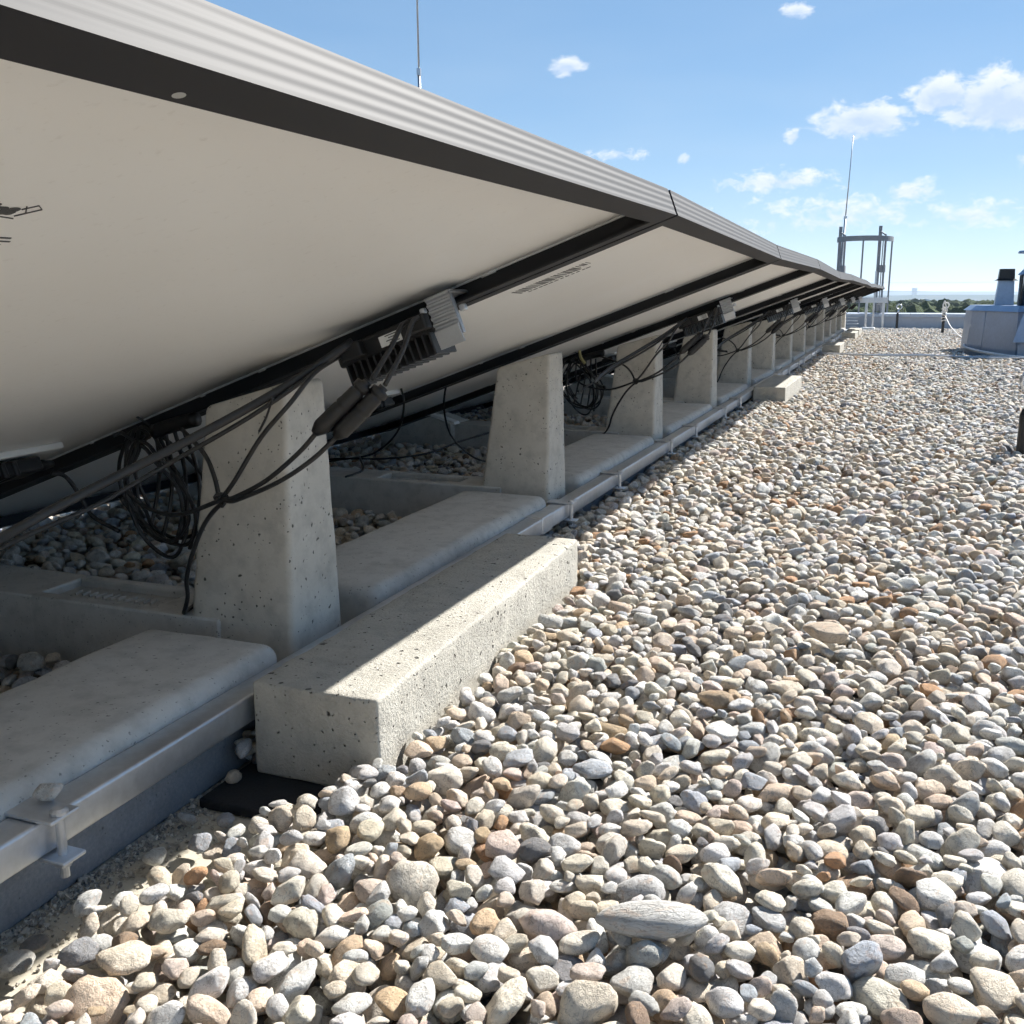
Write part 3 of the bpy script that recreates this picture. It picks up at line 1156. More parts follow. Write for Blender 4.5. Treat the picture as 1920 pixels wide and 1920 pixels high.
for p in (mc4_a, mc4_b):
    c = mc4(p).obj('plug', M_BLACK, cab)
g = Geo()
cx = Vector((-0.744, 0.985, 0.298))
g.tube([cx + Vector((0.0075 * math.cos(a), 0.004 * math.sin(a * 2), 0.0075 * math.sin(a))) for a in [2 * math.pi * i / 12 for i in range(13)]], 0.0022, 6, 0)
g.obj('cable_tie', M_CABLE, cab)
for p in ([(-1.033, 1.100, 0.375), (-0.991, 1.112, 0.379), (-0.970, 1.124, 0.367), (-0.950, 1.132, 0.349)], [(-0.687, 0.986, 0.382), (-0.675, 0.985, 0.400), (-0.662, 0.980, 0.423)]):
    Geo().tube(p, 0.0016, 6, 5, None, 0.5).obj('cable_tie', M_CABLE, cab)
# hanging coil
r = random.Random(21)
for q in range(5):
    g = Geo()
    pts = []
    cxx, czz = -0.965 + r.uniform(-.02, .02), 0.268 + r.uniform(-.012, .012)
    ax_, az_ = r.uniform(0.030, 0.078), r.uniform(0.062, 0.094)
    ph = r.uniform(0, 6.28)
    for i in range(26):
        a = ph + i / 24 * 2 * math.pi * 1.04
        zz_ = czz + az_ * math.sin(a)
        xx_ = cxx + ax_ * math.cos(a) * (1 - 0.45 * max(0, math.sin(a))) - 0.02 * math.sin(a)
        pts.append((xx_, 1.145 + 0.02 * math.sin(a * 0.5 + q) + r.uniform(-.003, .003) + 0.006 * q - 0.02, zz_))
    g.tube(pts, R1 * 0.95, 7, 3)
    g.obj('cable', M_CABLE, cab)
for q in range(4):
    x = -0.975 + q * 0.016
    pts = [(x + 0.012, 1.14, 0.352), (x + 0.006, 1.15 + q * .006, 0.30), (x - 0.004 + 0.004 * q, 1.15 + q * .006, 0.25), (x - 0.01 + q * 0.006, 1.14, 0.21 - 0.008 * q)]
    Geo().tube(pts, R1, 7, 5).obj('cable', M_CABLE, cab)
Geo().tube([(-0.955, 1.128, 0.352), (-0.925, 1.132, 0.362), (-0.885, 1.13, 0.372)], 0.010, 10, 5).obj('plug', M_BLACK, cab)
# cable from the junction box of the panel down into the bundle
Geo().tube([(-1.066, 1.050, 0.300), (-1.064, 1.072, 0.292), (-1.055, 1.085, 0.265), (-1.04, 1.09, 0.235), (-1.0, 1.095, 0.215)], R1, 7, 6).obj('cable', M_CABLE, cab)

for j, k in enumerate((0, 2, 4, 6, 8, 10, 12)):
    if k == 0:
        a, b = opt, cab
    else:
        a, b = copy_tree(opt), copy_tree(cab)
        dy = PITCH_Y * k
        dz = ZJ[k + 1] - ZJ[1]
        d = Vector((sh(Y_POST[k]), dy, dz))
        a.location = Vector(OB) + d
        b.location = Vector(CB) + d
        if k > 0:
            # hang each bundle a little differently
            b.rotation_euler = (0, 0, random.uniform(-0.02, 0.02))
    w = 'nearest' if k == 0 else ORD[j]
    tag(a, 'nearest black finned power box with silver bracket below the panel frame' if k == 0 else 'black finned power box under the panels near the %s post' % ORD[k], 'power box', 'finned power boxes under the panels')
    tag(b, 'nearest tangle of black cables and plugs hanging at the first post' if k == 0 else 'black cables and plugs hanging by the %s post' % ORD[k], 'cables', 'cable bundles under the panels')

# loose cables over the gravel behind the first post
loose = [([(-1.048, 2.05, 0.332), (-1.042, 2.05, 0.294), (-1.112, 2.15, 0.218), (-1.259, 2.30, 0.138), (-1.413, 2.40, 0.098), (-1.55, 2.45, 0.07)], 'thin black cable drooping from panel box behind the first post'),
         ([(-1.020, 2.24, 0.345), (-1.059, 2.30, 0.268), (-1.087, 2.40, 0.182), (-1.078, 2.50, 0.116), (-1.070, 2.60, 0.082), (-1.06, 2.7, 0.062)], 'thin black cable hanging in an arc left of the second post'),
         ([(-1.55, 2.33, 0.09), (-1.383, 2.35, 0.110), (-1.256, 2.35, 0.117), (-1.156, 2.40, 0.129), (-1.109, 2.50, 0.149), (-1.053, 2.60, 0.166), (-1.0, 2.8, 0.18)], 'thin black cable running level above the shaded gravel'),
         ([(-1.30, 2.30, 0.125), (-1.242, 2.20, 0.143), (-1.189, 2.12, 0.130), (-1.185, 2.075, 0.1262), (-1.185, 2.03, 0.1262)], 'short black cable crossing the crossbar behind the first post')]
for p, lb in loose:
    tag(Geo().tube(p, 0.0026, 7, 6).obj('loose_cable', M_CABLE), lb, 'cable', 'loose cables on the shaded gravel')
g = Geo().tube([(-0.962, 3.11, 0.37), (-0.955, 3.10, 0.345), (-0.940, 3.10, 0.325)], 0.010, 8, 4, None, 0.35)
tag(g.obj('tape_strip', M_YELLOW), 'yellowish tape strip holding cables between second and third posts', 'tape')

# ------------------------------------------------------------------ things on the roof
def rod(name, base, top, r0, r1, label, foot=True):
    e = empty(name, base)
    b, t = Vector(base), Vector(top)
    m = b.lerp(t, 0.55)
    Geo().tube([b, m], r0, 10, 0).obj('lower_rod', M_STEEL, e)
    Geo().tube([m, t], r1, 8, 0, lambda q: 1 - 0.3 * q).obj('tip', M_STEEL, e)
    g = Geo().lathe([(r0 * 1.5, m.z - 0.03), (r0 * 1.5, m.z + 0.01)], m.x, m.y, 10)
    g.obj('coupling', M_STEEL, e)
    if foot:
        Geo().lathe([(0.17, 0.0), (0.17, 0.06), (0.13, 0.09), (0.03, 0.09)], b.x, b.y, 20).obj('concrete_foot', M_BLOCK, e)
    tag(e, label, 'lightning rod')


rod('lightning_rod', (-2.884, 6.0, 0.0), (-2.91, 6.0, 3.4), 0.0095, 0.006, 'thin lightning rod rising behind the nearest panel')
rod('lightning_rod', (-1.075, 16.86, 0.27), (-0.995, 16.9, 2.86), 0.016, 0.009, 'tall thin lightning rod beside the roof ladder', False)

# caged access ladder at the parapet
lad = empty('roof_ladder', (-0.8, 16.86, 0))
for x in (-1.085, -0.512):
    Geo().rbox(x - 0.024, x + 0.024, 16.83, 16.87, -1.5, 1.55, 0.004, 1).obj('stile', M_LADDER, lad)
    Geo().rbox(x + 0.075, x + 0.105, 16.55, 16.58, 0.27, 1.38, 0.003, 1).obj('inner_post', M_LADDER, lad)
    Geo().rbox(x + 0.045, x + 0.06, 16.70, 16.72, 0.27, 1.36, 0.003, 1).obj('inner_post', M_LADDER, lad)
    Geo().tube([(x, 16.85, 1.47), (x + 0.09, 16.56, 1.40)], 0.012, 6, 0).obj('brace', M_LADDER, lad)
    for z in (0.92, 0.35):
        Geo().rbox(x + 0.026, x + 0.11, 16.565, 16.86, z - 0.05, z + 0.05, 0.003, 1).obj('bracket', M_LADDER, lad)
for i in range(5):
    Geo().tube([(-1.06, 16.85, -1.3 + i * 0.28), (-0.537, 16.85, -1.3 + i * 0.28)], 0.013, 8, 0).obj('rung', M_LADDER, lad)


def hoop(z, h):
    pts = []
    g = Geo()
    n = 22
    v, f = [], []
    for i in range(n + 1):
        a = math.pi * (0.02 + 0.96 * i / n)
        x = -0.72 + 0.40 * math.cos(a)
        y = 16.86 - 0.62 * math.sin(a) ** 0.8
        for (dr, zz) in ((0, z - h / 2), (0, z + h / 2), (0.006, z + h / 2), (0.006, z - h / 2)):
            v.append((x + dr * math.cos(a), y - dr * math.sin(a), zz))
    for i in range(n):
        for j in range(4):
            f.append((i * 4 + j, i * 4 + (j + 1) % 4, i * 4 + 4 + (j + 1) % 4, i * 4 + 4 + j))
    return g.add(v, f)


hoop(1.345, 0.075).obj('cage_hoop', M_LADDER, lad)
for a in (0.08, 0.5):
    x = -0.72 + 0.40 * math.cos(math.pi * a)
    y = 16.855 - 0.62 * math.sin(math.pi * a) ** 0.8
    Geo().rbox(x - 0.012, x + 0.012, y - 0.003, y + 0.003, 0.275, 1.32, 0.002, 1).obj('cage_strap', M_LADDER, lad)
g = Geo()
g.rbox(-1.5, -0.33, 16.36, 16.44, 0.42, 0.50, 0.004, 1)
g.rbox(-1.45, -0.55, 16.52, 16.56, 0.60, 0.635, 0.004, 1)
for x in (-1.42, -1.03, -0.62, -0.38):
    g.rbox(x - 0.018, x + 0.018, 16.38, 16.42, 0.0, 0.42, 0.003, 1)
g.obj('step_platform', M_ALU, lad)
g = Geo()
for i in range(5):
    g.rbox(-1.35, -0.72, 16.30, 16.32, 0.06 + i * 0.045, 0.075 + i * 0.045, 0.002, 1)
g.obj('louvre', M_ALU, lad)
tag(lad, 'aluminium roof ladder with cage hoop standing at the parapet', 'ladder')
sp = empty('support_post', (-0.54, 15.6, 0))
g = Geo()
g.rbox(-0.60, -0.575, 15.6, 15.62, 0.08, 0.50, 0.003, 1)
g.rbox(-0.505, -0.48, 15.6, 15.62, 0.08, 0.86, 0.003, 1)
g.obj('upright', M_ALU, sp)
Geo().rbox(-0.63, -0.46, 15.52, 15.70, 0.02, 0.085, 0.006, 1).obj('foot', M_WHITE, sp)
tag(sp, 'slim bright metal post pair on white foot before the parapet', 'post')


def anchor(x, y, z1, label, roped):
    e = empty('anchor_post', (x, y, 0))
    Geo().lathe([(0.018, 0.0), (0.018, z1), (0.012, z1 + 0.02)], x, y, 12).obj('post', M_BLACK, e)
    g = Geo()
    g.tube([(x, y, z1), (x + .01, y, z1 + 0.07)], 0.012, 8, 0)
    ring = [(x + 0.015 + 0.035 * math.sin(a), y, z1 + 0.105 + 0.035 * math.cos(a)) for a in [2 * math.pi * i / 14 for i in range(15)]]
    g.tube(ring, 0.009, 6, 0)
    g.obj('eye_bolt', M_STEEL if not roped else M_ROPE, e)
    tag(e, label, 'anchor post', 'roof anchor posts')
    return e


anchor(-0.175, 16.2, 0.26, 'black roof anchor post with steel eye against the parapet', False)
anchor(0.405, 14.6, 0.30, 'black roof anchor post wrapped with white rope', True)
anchor(0.358, 3.53, 0.17, 'black anchor post cut off by the right picture edge', False)
rp = empty('white_rope', (0.405, 14.6, 0))
r = random.Random(4)
for i in range(5):
    z = 0.21 + i * 0.035
    pts = [(0.405 + (0.026 + 0.004 * (i % 2)) * math.cos(a), 14.6 + 0.026 * math.sin(a), z + 0.006 * math.sin(a * 1.5 + i)) for a in [2 * math.pi * j / 14 for j in range(15)]]
    Geo().tube(pts, 0.007, 6, 0).obj('rope_turn', M_ROPE, rp)
Geo().tube([(0.39, 14.57, 0.28), (0.385, 14.56, 0.38), (0.40, 14.56, 0.46), (0.42, 14.57, 0.40), (0.44, 14.56, 0.33)], 0.008, 7, 5).obj('rope_loop', M_ROPE, rp)
Geo().tube([(0.425, 14.55, 0.26), (0.47, 14.0, 0.16), (0.53, 13.2, 0.085), (0.56, 12.7, 0.065), (0.58, 12.1, 0.06)], 0.007, 7, 6).obj('rope_end', M_ROPE, rp)
tag(rp, 'white rope knotted on the anchor post and trailing on gravel', 'rope')

# chimney box with flues
ch = empty('vent_box', (0.9, 9.8, 0))
plan0 = [(0.445, 10.35), (0.470, 9.95), (0.805, 9.13), (1.62, 9.45), (1.35, 10.75)]
plan1 = [(0.468, 10.32), (0.505, 9.96), (0.800, 9.20), (1.55, 9.50), (1.30, 10.68)]


def loft(p0, z0, p1, z1):
    n = len(p0)
    g = Geo()
    g.add([(x, y, z0) for x, y in p0] + [(x, y, z1) for x, y in p1], [(i, (i + 1) % n, n + (i + 1) % n, n + i) for i in range(n)] + [tuple(range(n))[::-1], tuple(range(n, 2 * n))])
    return g


loft(plan0, 0.0, plan1, 0.40).obj('box', M_ZINC, ch)
cx, cy = 0.95, 9.95
grow = [(cx + (x - cx) * 1.045, cy + (y - cy) * 1.045) for x, y in plan1]
shr = [(cx + (x - cx) * 0.93, cy + (y - cy) * 0.93) for x, y in plan1]
loft(grow, 0.402, shr, 0.448).obj('cap', M_BLUEZ, ch)
g = Geo()
for t in (0.33,):
    a = Vector((0.470 + 0.335 * t - 0.004, 9.95 - 0.82 * t - 0.002, 0.02))
    b = Vector((0.505 + 0.295 * t - 0.004, 9.96 - 0.76 * t - 0.002, 0.395))
    g.tube([a, b], 0.0025, 5, 0)
g.obj('seam_fold', M_ZINC, ch)
tag(ch, 'grey sheet-metal vent box on the gravel at the right edge', 'vent')
fl = empty('square_flue', (0.74, 9.9, 0.448))
loft([(0.668, 9.83), (0.815, 9.83), (0.815, 9.98), (0.668, 9.98)], 0.4485, [(0.685, 9.84), (0.803, 9.84), (0.803, 9.97), (0.685, 9.97)], 0.665).obj('pipe', M_BLUEZ, fl)
loft([(0.655, 9.80), (0.83, 9.80), (0.83, 10.0), (0.655, 10.0)], 0.655, [(0.682, 9.83), (0.803, 9.83), (0.803, 9.97), (0.682, 9.97)], 0.672).obj('collar', M_BLACK, fl)
loft([(0.680, 9.835), (0.805, 9.835), (0.805, 9.97), (0.680, 9.97)], 0.673, [(0.687, 9.84), (0.800, 9.84), (0.800, 9.965), (0.687, 9.965)], 0.752).obj('cowl', M_BLACK, fl)
tag(fl, 'blue-grey tapered flue with black cap on the vent box', 'flue')
rv = empty('round_vent', (0.93, 9.6, 0.448))
Geo().lathe([(0.105, 0.4485), (0.100, 0.68), (0.150, 0.70), (0.085, 0.77)], 0.955, 9.62, 24).obj('pipe', M_BLUEZ, rv)
for i in range(5):
    Geo().lathe([(0.088, 0.772 + i * 0.019), (0.094, 0.775 + i * 0.019), (0.088, 0.786 + i * 0.019)], 0.955, 9.62, 24).obj('louvre', M_ALU, rv)
Geo().lathe([(0.07, 0.868), (0.16, 0.870), (0.165, 0.876), (0.155, 0.890), (0.06, 0.894)], 0.955, 9.62, 24).obj('rain_cap', M_BLUEZ, rv)
Geo().lathe([(0.05, 0.905), (0.10, 0.906), (0.09, 0.916), (0.02, 0.918)], 0.955, 9.62, 20).obj('top_disc', M_BLUEZ, rv)
Geo().rbox(0.828, 0.846, 9.54, 9.70, 0.4485, 0.70, 0.003, 1).obj('dark_bracket', M_BLACK, rv)
tag(rv, 'round metal vent with louvred top cut by the right edge', 'vent')
b2 = empty('side_box', (1.0, 8.9, 0))
loft([(0.812, 9.05), (1.5, 8.85), (1.6, 9.25), (0.95, 9.30)], 0.0, [(0.805, 9.06), (1.5, 8.86), (1.6, 9.25), (0.94, 9.30)], 0.18).obj('box', M_ZINC, b2)
loft([(0.765, 9.00), (1.55, 8.76), (1.65, 9.30), (0.90, 9.36)], 0.172, [(0.845, 9.09), (1.5, 8.90), (1.6, 9.25), (0.95, 9.30)], 0.45).obj('sloped_lid', M_ZINC, b2)
tag(b2, 'low metal box with sloped lid at the far right edge', 'vent')

# conductor wires and hose across the gravel
for dy, lb in ((0.0, 'nearer thin conductor wire crossing the gravel'), (0.12, 'farther thin conductor wire crossing the gravel')):
    pts = [(-0.66 + 2.2 * i / 12, 8.60 + dy + 0.05 * math.sin(i * 0.5) * (0.4 if dy else 1), 0.072 + 0.004 * math.sin(i * 1.7 + dy * 9)) for i in range(13)]
    tag(Geo().tube(pts, 0.006, 6, 4).obj('conductor_wire', M_ALU), lb, 'wire', 'conductor wires across the gravel')
pts = [(0.462, 10.05, 0.10), (0.468, 9.90, 0.085), (0.53, 9.55, 0.078), (0.62, 9.15, 0.074), (0.72, 8.80, 0.074), (0.80, 8.64, 0.075), (0.95, 8.62, 0.075), (1.4, 8.75, 0.075)]
tag(Geo().tube(pts, 0.013, 8, 6).obj('white_hose', M_ROPE), 'white hose curving round the foot of the vent box', 'hose')

# ------------------------------------------------------------------ pebbles
NV = 48
ICO = bmesh.new()
bmesh.ops.create_icosphere(ICO, subdivisions=3, radius=1.0)
ICO_V = [v.co.copy() for v in ICO.verts]
ICO_F = [tuple(v.index for v in f.verts) for f in ICO.faces]
ICO.free()
VAR = []
for i in range(NV):
    r = random.Random(100 + i)
    b = r.uniform(0.62, 0.93)
    c = r.uniform(0.42, 0.72) * (0.8 + 0.2 * b)
    off = Vector((r.uniform(0, 50), r.uniform(0, 50), r.uniform(0, 50)))
    lump = r.uniform(0.14, 0.34)
    planes = []
    for _ in range(r.choice((1, 2, 3, 4, 6, 9))):
        d = Vector((r.gauss(0, 1), r.gauss(0, 1), r.gauss(0, 1))).normalized()
        planes.append((d, r.uniform(0.55, 0.85)))
    vs_ = []
    for p in ICO_V:
        q = p * (1 + lump * mnoise.noise(p * 1.1 + off) + lump * 0.45 * mnoise.noise(p * 2.6 + off) + 0.05 * mnoise.noise(p * 6 + off))
        for d, h in planes:
            e = q.dot(d) - h
            if e > 0:
                q = q - d * (e * 0.92)
        vs_.append((q.x, q.y * b, q.z * c))
    A = np.array(vs_)
    A -= (A.max(0) + A.min(0)) / 2
    A /= A[:, 0].max()
    me = bpy.data.meshes.new('pebble_shape')
    me.from_pydata([tuple(x) for x in A], [], ICO_F)
    me.polygons.foreach_set('use_smooth', [True] * len(ICO_F))
    me.materials.append(M_PEB)
    VAR.append((me, 1.0, float(A[:, 1].max()), float(A[:, 2].max()), len(planes)))

RES = 0.0025
GX0, GX1, GY0, GY1 = -2.35, 2.05, 0.16, 16.46
nx, ny = int((GX1 - GX0) / RES), int((GY1 - GY0) / RES)
HM = np.full((nx, ny), 0.008, np.float32)
OWN = np.full((nx, ny), -1, np.int32)


def cell(x, y):
    return int((x - GX0) / RES), int((y - GY0) / RES)


def block_out(x0, x1, y0, y1, h=1.0):
    i0, j0 = cell(x0, y0)
    i1, j1 = cell(x1, y1)
    HM[max(0, i0):max(0, i1 + 1), max(0, j0):max(0, j1 + 1)] = h


for k in range(14):
    yc, dx = Y_POST[k], sh(Y_POST[k])
    block_out(-0.89 + dx, -0.682 + dx, yc - 0.868, yc - 0.105)
    block_out(-0.85 + dx, -0.698 + dx, yc - 0.07, yc + 0.07)
    block_out(-1.63 + dx, -0.81 + dx, yc - 0.096, yc + 0.05)
for k, (y0, y1) in enumerate(BLOCKS):
    block_out(-0.645 + sh(y0), (-0.487 if k == 0 else -0.496) + sh(y0), y0, y1 if k else 1.2)
    if k == 0:
        block_out(-0.645, -0.494, y0, y1)
i0, j0 = cell(-0.668, 0.815)
i1, j1 = cell(-0.50, 1.69)
HM[i0:i1, j0:j1] = np.maximum(HM[i0:i1, j0:j1], 0.0125)
for (px, py, rr) in ((0.405, 14.6, 0.03), (-0.175, 16.2, 0.03), (0.358, 3.53, 0.025)):
    block_out(px - rr, px + rr, py - rr, py + rr)
block_out(0.46, 1.62, 9.2, 10.7)
block_out(0.83, 1.62, 8.75, 9.3)
block_out(-0.64, -0.45, 15.5, 15.72)

TEM = []
for t in range(800):
    v = int(rng.integers(NV))
    me, a, b, c, npl = VAR[v]
    size = float(np.clip(rng.lognormal(math.log(0.0124), 0.28), 0.006, 0.0225))
    tilt = abs(rng.normal(0, 0.45))
    if rng.random() < 0.12:
        tilt = rng.uniform(0.5, 1.4)
    R = Euler((0, 0, rng.uniform(0, 2 * math.pi))).to_matrix() @ Matrix.Rotation(tilt, 3, Vector((math.cos(rng.uniform(0, 6.28)), math.sin(rng.uniform(0, 6.28)), 0)).normalized()) @ Euler((0, 0, rng.uniform(0, 2 * math.pi))).to_matrix()
    Rn = np.array(R)
    D = np.diag([1 / (a * size * .95) ** 2, 1 / (b * size * .95) ** 2, 1 / (c * size * .95) ** 2])
    Q = Rn @ D @ Rn.T
    m = int(size / RES) + 1
    g1 = np.arange(-m, m + 1) * RES
    X, Y = np.meshgrid(g1, g1, indexing='ij')
    Bq = Q[0, 2] * X + Q[1, 2] * Y
    Cq = Q[0, 0] * X * X + 2 * Q[0, 1] * X * Y + Q[1, 1] * Y * Y - 1
    disc = Bq * Bq - Q[2, 2] * Cq
    ok = disc > 0
    sq = np.sqrt(np.where(ok, disc, 0))
    bot = np.where(ok, (-Bq - sq) / Q[2, 2], 9.0).astype(np.float32)
    top = np.where(ok, (-Bq + sq) / Q[2, 2], -9.0).astype(np.float32)
    TEM.append((v, size, R.to_euler(), m, -np.where(ok, bot, 9.0).astype(np.float32), top, ok, int(ok.sum())))

PX, PY, PZ, PT = [], [], [], []


def drop(t, x, y, zmax):
    """try a stone at x, y: the height at which it comes to rest"""
    v, size, e, m, nb, top, ok, cnt = TEM[t]
    i, j = cell(x, y)
    if i - m < 0 or j - m < 0 or i + m + 1 > nx or j + m + 1 > ny:
        return None
    z = float((HM[i - m:i + m + 1, j - m:j + m + 1] + nb).max())
    return z if z < zmax else None


def put(t, x, y, z):
    v, size, e, m, nb, top, ok, cnt = TEM[t]
    i, j = cell(x, y)
    sl = (slice(i - m, i + m + 1), slice(j - m, j + m + 1))
    h = HM[sl]
    new = z + top
    up = ok & (new > h)
    h[up] = new[up]
    OWN[sl][up] = len(PX)
    PX.append(x)
    PY.append(y)
    PZ.append(z)
    PT.append(t)


def bare(x, y):
    """strip of uncovered membrane at the foot of the nearest beam"""
    if y > 0.885 or x > -0.5:
        return False
    edge = -0.562 + 0.05 * max(0.0, (y - 0.62)) / 0.2 + 0.016 * math.sin(y * 41) + 0.012 * math.sin(y * 97)
    return x < edge


def xr(y):
    return 0.10 + 0.082 * y + 0.42


def fill(x0f, x1f, y0, y1, per_m2, K, level, under=False):
    step = 0.25
    y = y0
    while y < y1:
        ye = min(y + step, y1)
        xa, xb = x0f(y), x1f(y)
        n = int((xb - xa) * (ye - y) * per_m2(y))
        ts = rng.integers(len(TEM), size=n)
        cx_ = rng.uniform(xa, xb, size=n)
        cy_ = rng.uniform(y, ye, size=n)
        jx = rng.uniform(-0.024, 0.024, size=(n, K))
        jy = rng.uniform(-0.024, 0.024, size=(n, K))
        for q in range(n):
            t = int(ts[q])
            best = None
            for c in range(K):
                X_, Y_ = cx_[q] + jx[q, c], cy_[q] + jy[q, c]
                if Y_ < GY0 + 0.03 or bare(X_, Y_):
                    continue
                zm = level
                if -0.70 < X_ - sh(Y_) < -0.645:
                    zm = 0.046
                z = drop(t, X_, Y_, zm)
                if z is not None and (best is None or z < best[0]):
                    best = (z, X_, Y_)
            if best:
                put(t, best[1], best[2], best[0])
        y = ye


fill(lambda y: -0.69 + sh(y), xr, 0.18, 2.2, lambda y: 8600, 5, 0.058)
fill(lambda y: -0.69 + sh(y), xr, 2.2, 16.42, lambda y: 5800 if y < 6 else 4400, 3, 0.058)
fill(lambda y: -2.3, lambda y: -0.88 + sh(y), 0.95, 4.3, lambda y: 5000, 3, 0.056)


def place_special(x, y, t, dz=0.0):
    z = drop(t, x, y, 0.5)
    put(t, x, y, z + dz)
    return len(PX) - 1


# scattered stones lying singly on the bare membrane
singles = []
for (x, y) in ((-0.648, 0.772), (-0.612, 0.784), (-0.628, 0.700), (-0.634, 0.560), (-0.622, 0.530), (-0.655, 0.86), (-0.640, 0.500), (-0.606, 0.735)):
    t = int(rng.integers(len(TEM)))
    for _ in range(60):
        t = int(rng.integers(len(TEM)))
        if 0.010 < TEM[t][1] < 0.0150:
            z = drop(t, x, y, 0.05)
            if z is not None and z < 0.03:
                put(t, x, y, z)
                singles.append(len(PX) - 1)
                break

PXa, PYa, PZa, PTa = map(np.array, (PX, PY, PZ, PT))
npb = len(PXa)
vis = np.bincount(OWN[OWN >= 0].ravel(), minlength=npb)
cnt = np.array([TEM[t][7] for t in PTa])
size = np.array([TEM[t][1] for t in PTa])
# projected size in the picture: choose the 290 stones that show largest
F = np.array((-math.sin(YAW) * math.cos(PITCH), math.cos(YAW) * math.cos(PITCH), -math.sin(PITCH)))
Rv = np.array((math.cos(YAW), math.sin(YAW), 0))
Uv = np.cross(Rv, F)
P = np.stack([PXa, PYa, PZa - CAMH], 1)
zc = P @ F
sx, sy = (P @ Rv) / zc, (P @ Uv) / zc
inside = (np.abs(sx) < 0.49) & (np.abs(sy) < 0.49) & (zc > 0.2)
score = np.where(inside & (vis > 0.6 * cnt), size / zc, 0)
score[singles] += 10
pick = np.argsort(-score)[:288]

COLS = [('cream', (0.86, 0.79, 0.67), 26), ('pale beige', (0.80, 0.70, 0.56), 16), ('off-white', (0.88, 0.86, 0.81), 21),
        ('light grey', (0.69, 0.68, 0.66), 16), ('blue-grey', (0.47, 0.50, 0.54), 5.5), ('dark grey', (0.25, 0.25, 0.255), 3.2),
        ('peach', (0.80, 0.64, 0.50), 7), ('tan', (0.67, 0.50, 0.33), 4), ('rusty orange', (0.56, 0.33, 0.18), 1.8), ('pinkish', (0.72, 0.60, 0.53), 4), ('greenish grey', (0.53, 0.545, 0.50), 1.6), ('brown', (0.32, 0.22, 0.15), 1.6)]
W = np.array([c[2] for c in COLS], float)
W /= W.sum()
PCOL = bpy.data.collections.new('pebbles')
COL.children.link(PCOL)


def pebble_obj(me, loc, eul, sc, ci, jit=True):
    o = bpy.data.objects.new('pebble', me)
    PCOL.objects.link(o)
    o.location = loc
    o.rotation_euler = eul
    o.scale = sc
    nm, c, _ = COLS[ci]
    j = 1 + random.uniform(-0.16, 0.13)
    o.color = (min(1, c[0] * j * random.uniform(.98, 1.02)), min(1, c[1] * j), min(1, c[2] * j * random.uniform(.96, 1.03)), 1)
    return o


def where(i):
    """where the stone shows: beside what, and at which place of the picture"""
    if i in singles:
        return ['beside the rubber mat', 'beside the block mat, nearer the camera', 'midway along', 'below the rail clamp', 'below the clamp, nearest', 'in the shade of the block', 'at lower left corner', 'at the gravel edge'][singles.index(i) % 8] + ' on bare roof strip'
    fx, fy = sx[i] + 0.5, 0.5 - sy[i]
    h = ['at far left', 'well left', 'at left', 'somewhat left', 'just left of centre', 'just right of centre', 'somewhat right', 'at right', 'well right', 'at far right'][min(9, int(fx * 10))]
    v_ = 'on bottom edge' if fy > 0.955 else ('just above bottom edge' if fy > 0.91 else ('near bottom' if fy > 0.87 else ('in lower foreground' if fy > 0.83 else ('level with block foot' if fy > 0.77 else ('beside near block' if fy > 0.70 else 'in mid gravel')))))
    return v_ + ' ' + h


INDIV = []
for q, i in enumerate(pick):
    v, s_, e, m, nb, top, ok, c_ = TEM[PTa[i]]
    ci = int(rng.choice(len(COLS), p=W))
    if i in singles:
        ci = [4, 4, 3, 5, 3, 1, 0, 4][singles.index(i) % 8]
    o = pebble_obj(VAR[v][0], (PXa[i], PYa[i], PZa[i]), e, (s_, s_, s_), ci)
    me, a, b, c, npl = VAR[v]
    shape = 'angular' if npl >= 6 else ('flat' if c < 0.50 else ('egg-shaped' if b < 0.75 else 'round'))
    sz = 'large' if s_ > 0.0165 else ('small' if s_ < 0.0125 else 'medium')
    tag(o, '%s %s %s pebble %s' % (sz, COLS[ci][0], shape, where(i)), 'pebble', 'loose roof pebbles nearest the camera')
    INDIV.append((o, v))

# a few remarkable stones
def flat_long(x, y, L, b, c, rz, ci, label, me=None, rx=0.0):
    me = me or VAR[3][0]
    z = 0
    for dx_ in (-0.6, -0.3, 0, 0.3, 0.6):
        i, j = cell(x + dx_ * L * math.cos(rz), y + dx_ * L * math.sin(rz))
        z = max(z, float(np.median(HM[i - 3:i + 4, j - 3:j + 4])))
    o = pebble_obj(me, (x, y, z + c * 0.75), (rx, 0, rz), (L, b, c), ci)
    mm = VAR.index([q for q in VAR if q[0] == me][0])
    tag(o, label, 'pebble', 'loose roof pebbles nearest the camera')
    INDIV.append((o, mm))
    return o


smooth = sorted(range(NV), key=lambda q: (VAR[q][4], abs(VAR[q][2] - 0.8)))
lp = Geo()
lp.add([((p.x + 0.05 * p.x * p.y + 0.03 * mnoise.noise(p * 1.3)), p.y * (1 + 0.12 * p.x) * (1 + 0.06 * mnoise.noise(p * 2)) * (1 - 0.25 * p.x ** 4), p.z * (1 - 0.3 * p.x ** 4)) for p in ICO_V], ICO_F, True)
lp_me = lp.mesh('long_pebble_shape')
lp_me.materials.append(M_PEB)
VAR.append((lp_me, 1.0, 1.0, 1.0, 0))
flat_long(-0.150, 0.690, 0.044, 0.017, 0.0125, 0.36, 3, 'long flat grey pebble lying on top of the gravel near bottom centre', lp_me)
flat_long(-0.078, 1.415, 0.030, 0.019, 0.026, 0.30, 6, 'brick-shaped tan stone standing out in the gravel right of centre', VAR[smooth[-1]][0])
